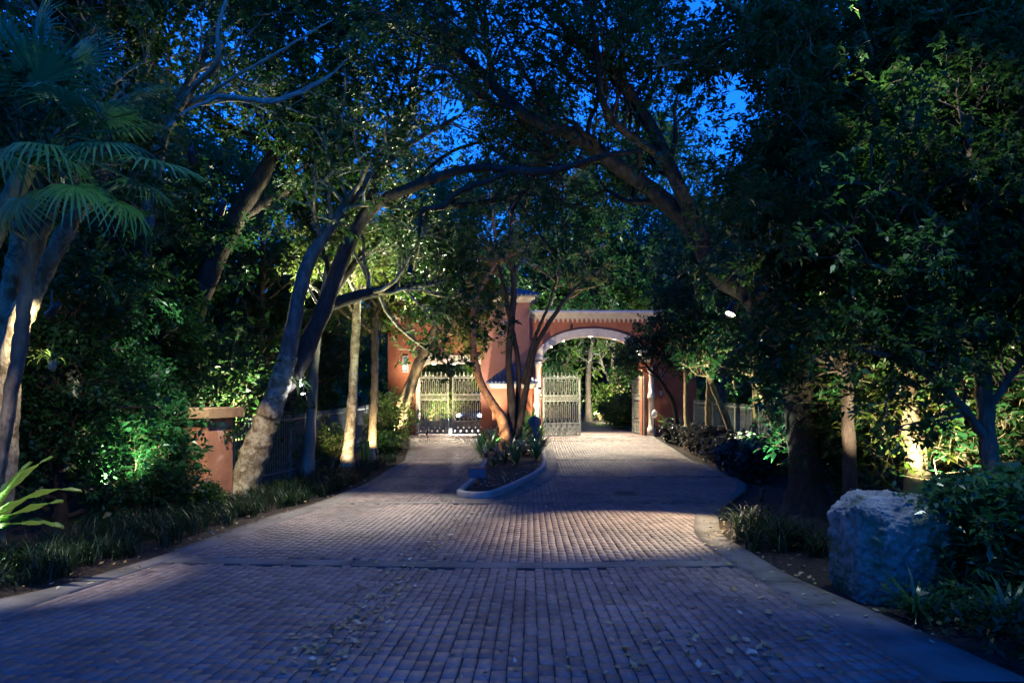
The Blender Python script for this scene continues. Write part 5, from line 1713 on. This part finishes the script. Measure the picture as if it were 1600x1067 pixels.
def lamp(label, pos, target, power, cone, col=WARM, blend=.45, r=.06, lens=1.5, post=False, size=None, tilt=None):
    """Bullet spotlight: housing, glowing lens, bracket; its light sits just in front of the lens."""
    pos, target = np.array(pos, float), np.array(target, float)
    if post:
        pos[2] = max(pos[2], bedz(pos[0], pos[1]) + .42 + (.14 if inside(KERB, pos[:1], pos[1:2])[0] else 0))
    t = thing("garden_spotlight", label, "spotlight", tuple(pos), "garden spotlights in the trees and beds")
    d = Vector(tuple(target - pos)).normalized()
    e = d.to_track_quat("-Z", "Y").to_euler()
    k = (col, lens)
    if k not in _em: _em[k] = mat_emit("spotlight_lens", col, lens)
    b = MB(); b.lathe([(r * .55, .2), (r * .95, .14), (r, .0), (r * 1.06, -.03), (r * 1.06, -.06), (r * .98, -.06), (r * .95, .0)], n=16)
    o = put("housing", b.mesh("housing", M["dark"], True), t); o.rotation_euler = e
    b = MB(); b.lathe([(r * .9, -.022), (r * .6, -.03), (r * .2, -.034)], n=16)
    o = put("lens", b.mesh("lens", _em[k], True), t); o.rotation_euler = e
    b = MB(); b.bar((0, 0, 0), (0, .02, -.6 if post else .28), .012, 6); put("bracket", b.mesh("bracket", M["dark"]), t)
    l = bpy.data.lights.new("spotlight_beam", "SPOT")
    l.energy = power; l.spot_size = math.radians(cone); l.spot_blend = blend; l.color = col; l.shadow_soft_size = .035
    o = put("spotlight_beam", l, t, tuple(d * .075)); o.rotation_euler = e
    return t


# arch and gate downlights: parts of the gatehouse
dl = MB(); dl.lathe([(.075, 0), (.09, -.02), (.05, -.028)], n=14)
dlm = dl.mesh("downlight", mat_emit("downlight_glow", (1, .9, .72), 4))
ARCHL = [(860, 540), (879, 532), (923, 524.5), (962, 527.5), (994, 543)]
for px, py in ARCHL:
    x = fx(px); z = arch_z(x)
    o = put("downlight", dlm, gh, (x, .12, z - GZ0 - .01))
    l = bpy.data.lights.new("downlight_beam", "SPOT"); l.energy = 85; l.spot_size = math.radians(105); l.spot_blend = .7; l.color = (1, .86, .62); l.shadow_soft_size = .05
    put("downlight_beam", l, o, (0, -.05, -.06), (math.radians(-20), 0, 0))
for px in (676, 708, 737):
    x = fx(px); z = left_z(x)
    o = put("downlight", dlm, gh, (x, .5, z - GZ0 - .02))
    l = bpy.data.lights.new("downlight_beam", "SPOT"); l.energy = 40; l.spot_size = math.radians(110); l.spot_blend = .7; l.color = (1, .84, .58); l.shadow_soft_size = .05
    put("downlight_beam", l, o, (0, -.05, -.06), (math.radians(-10), 0, 0))
b = MB(); b.box(-.06, .06, -.1, 0, -.12, .12, .015)
o = put("wall_light", b.mesh("wall_light", mat_emit("wall_light_glow", (.9, .97, 1), .12)), gh, (fx(633), -.05, fz(574) - GZ0))
l = bpy.data.lights.new("wall_light_glow", "POINT"); l.energy = .6; l.color = (1, .9, .75); l.shadow_soft_size = .06; put("wall_light_glow", l, o, (0, -.25, 0))

A = lambda px, py, y: P(px, py, y)
# visible lamps
DIM = .02
lamp("bright oval spotlight hanging under the massive dark tree's fork", A(1142, 488, 12.8), A(990, 842, 11.4), 125, 58, WARM, .6, .1, 5)
lamp("slim glowing spotlight on the mottled trunk at the left edge", A(80, 489, 8.15), A(20, 560, 8.5), 8, 130, WARM, .6, .05, 4)
lamp("small bright white lamp inside the glowing epiphyte by the leaning tree", A(474, 617, 16.35), A(462, 588, 15.9), 2.2, 150, COOL, .6, .05, 8)
lamp("tiny bright uplight behind the tall coral block", A(1332, 771, 9.3), A(1405, 520, 10.9), 40, 70, WARM, .6, .045, 5, True)
# lamps up in the canopy and down in the beds, mostly hidden by leaves, some added as fill
lamp("canopy spotlight aimed at the near paving from the overhanging limb", A(905, -90, 9.0), A(690, 920, 7.5), 26, 64, (.86, .93, 1), .9, lens=DIM)
lamp("canopy spotlight on the arching limb aimed at the paving left of the island", A(640, 425, 16.0), A(560, 805, 13.6), 150, 66, NEUT, .95, lens=DIM)
lamp("canopy spotlight shining on the pink pillar and the lichen covered trunk", A(300, 250, 10.5), A(372, 740, 15.8), 130, 22, WARM, .5, lens=DIM)
lamp("canopy spotlight shining down on the big lit leaves at the left edge", A(-60, 330, 7.0), A(20, 790, 7.3), 34, 50, NEUT, .6, lens=DIM)
lamp("bed uplight at the spotted trunk", A(520, 752, 18.9), A(548, 660, 20.3), 22, 90, WARM, .6, .045, .5, True)
lamp("bed uplight at the thin straight dark trunk's foot", A(588, 722, 23.2), A(580, 660, 24), 12, 100, WARM, .7, .045, .5, True)
lamp("bed uplight at the crooked tree by the left gate", A(612, 712, 27.4), A(650, 520, 28.6), 130, 90, WARM, .7, .045, .5, True)
lamp("upward spotlight behind the grey blue trunk shining into the yellow green crowns", A(500, 530, 20.0), A(480, 330, 19.2), 140, 110, (1, .95, .6), .8, .045, .3)
lamp("island uplight in front of the copper stem", A(776, 722, 24.6), A(779, 640, 26), 15, 90, (1, .8, .55), .7, .045, .5, True)
lamp("added fill spotlight on the bright leaning slim trunk aimed down at the hedge shrubs", A(1110, 590, 25.1), A(1085, 690, 28.5), 30, 130, WARM, .7, .045, DIM)  # added lamp, stands in for arch light spilling on the hedge
lamp("bed uplight shining through the glossy shrub at the right", A(1465, 800, 9.8), A(1455, 480, 11), 55, 115, (1, .92, .6), .7, .045, .5, True)
lamp("uplight behind the arch shining into the garden shrubs", A(930, 660, 40.5), A(962, 590, 44), 240, 110, (1, .95, .66), .7, .05, 1, True)
lamp("uplight behind the left gate shining into the drooping shrub", A(690, 668, 38.5), A(685, 600, 42), 75, 100, (1, .93, .6), .7, .05, 1, True)
lamp("small spotlight on the island tree's right stem aimed at the half open gate leaf", A(893, 512, 27.2), A(880, 640, 31.8), 90, 46, NEUT, .7, lens=DIM)
lamp("canopy spotlight over the glossy shrubs by the pink pillar", A(345, 330, 11.5), A(235, 660, 13.6), 70, 50, (.85, 1, .8), .7, lens=DIM)
lamp("canopy spotlight over the left lane in front of the left gate", A(602, 430, 24.2), A(690, 712, 26), 90, 62, NEUT, .6, lens=DIM)
lamp("ground uplight at the foot of the left pier washing the gatehouse wall", A(668, 684, 31.2), A(712, 520, 33), 62, 115, WARM, .8, .045, .3, True)
lamp("ground uplight left of the guard kiosk washing the mauve tower", A(747, 690, 29.6), A(776, 520, 32.6), 55, 80, (1, .85, .68), .8, .045, .3, True)
lamp("ground uplight right of the guard kiosk washing the arch", A(846, 690, 30.0), A(900, 505, 33), 50, 95, WARM, .8, .045, .3, True)
lamp("ground uplight by the hedge shrubs washing the gatehouse wing", A(1046, 688, 30.5), A(1020, 560, 33), 60, 110, WARM, .8, .045, .3, True)
lamp("cool canopy spotlight washing the tall coral block and its leaves", A(1390, -70, 6.9), A(1410, 780, 7.7), 24, 54, (.75, .95, .9), .6, lens=DIM)
lamp("bed uplight left of the leaning tree's foot shining up into the leaning tree's crown", A(315, 795, 16.6), A(530, 300, 18.5), 260, 66, (.95, 1, .62), .8, .045, .3, True)
lamp("bed uplight beside the pink pillar shining into the dark woodland", A(170, 812, 11.6), A(230, 420, 17), 45, 90, (.85, 1, .68), .8, .045, .3, True)
lamp("bed uplight beside the arching grass clump shining up the massive dark tree", A(1190, 806, 13.2), A(1210, 330, 14.2), 22, 80, (.8, 1, .72), .8, .045, .3, True)
lamp("canopy spotlight on the straight right trunk shining on the scattered right leaves", A(1330, -60, 8.2), A(1490, 330, 9.6), 24, 66, (1, .95, .6), .8, lens=DIM)
lamp("bed uplight at the right fence shining into the slim trees' crowns", A(1178, 735, 22.5), A(1090, 500, 25.5), 170, 90, (.95, 1, .62), .8, .045, .3, True)
lamp("uplight in the trees behind the tower washing the distant crowns", P(815, 640, 37), P(840, 330, 46), 650, 110, (.75, .95, .9), .8, .05, .3, True)  # added lamp, lifts the distant crowns where only the sky would light them
lamp("added fill uplight under the fan palm shining up into its fans", A(-25, 880, 7.2), A(110, 230, 7.4), 20, 80, (.75, 1, .85), .8, .045, .3, True)  # added lamp, brightens the palm from below
lamp("spotlight up in the trees behind the left gate washing the tall distant crowns", P(690, 500, 39.5), P(680, 300, 48), 420, 100, (.78, .95, .85), .8, .05, .3, True)  # added lamp, gives the arching limb a lighter backdrop
lamp("small spotlight on the kiosk column aimed across the lane at the slim trunks and fence", A(846, 607, 30.6), A(1150, 665, 25), 240, 44, WARM, .6, lens=DIM)
lamp("spotlight on the island tree's left stem shining up into the leaning tree's crown", A(738, 505, 25.6), A(500, 320, 18.6), 480, 56, (1, .95, .58), .8, lens=DIM)  # added lamp, extra wash on the leaning tree's leaves
lamp("added fill uplight by the left kerb shining into the canopy over the left lane", A(560, 752, 19.2), A(600, 250, 18.5), 140, 70, (.95, 1, .62), .8, .045, .3, True)  # added lamp, more light for the underside of the canopy
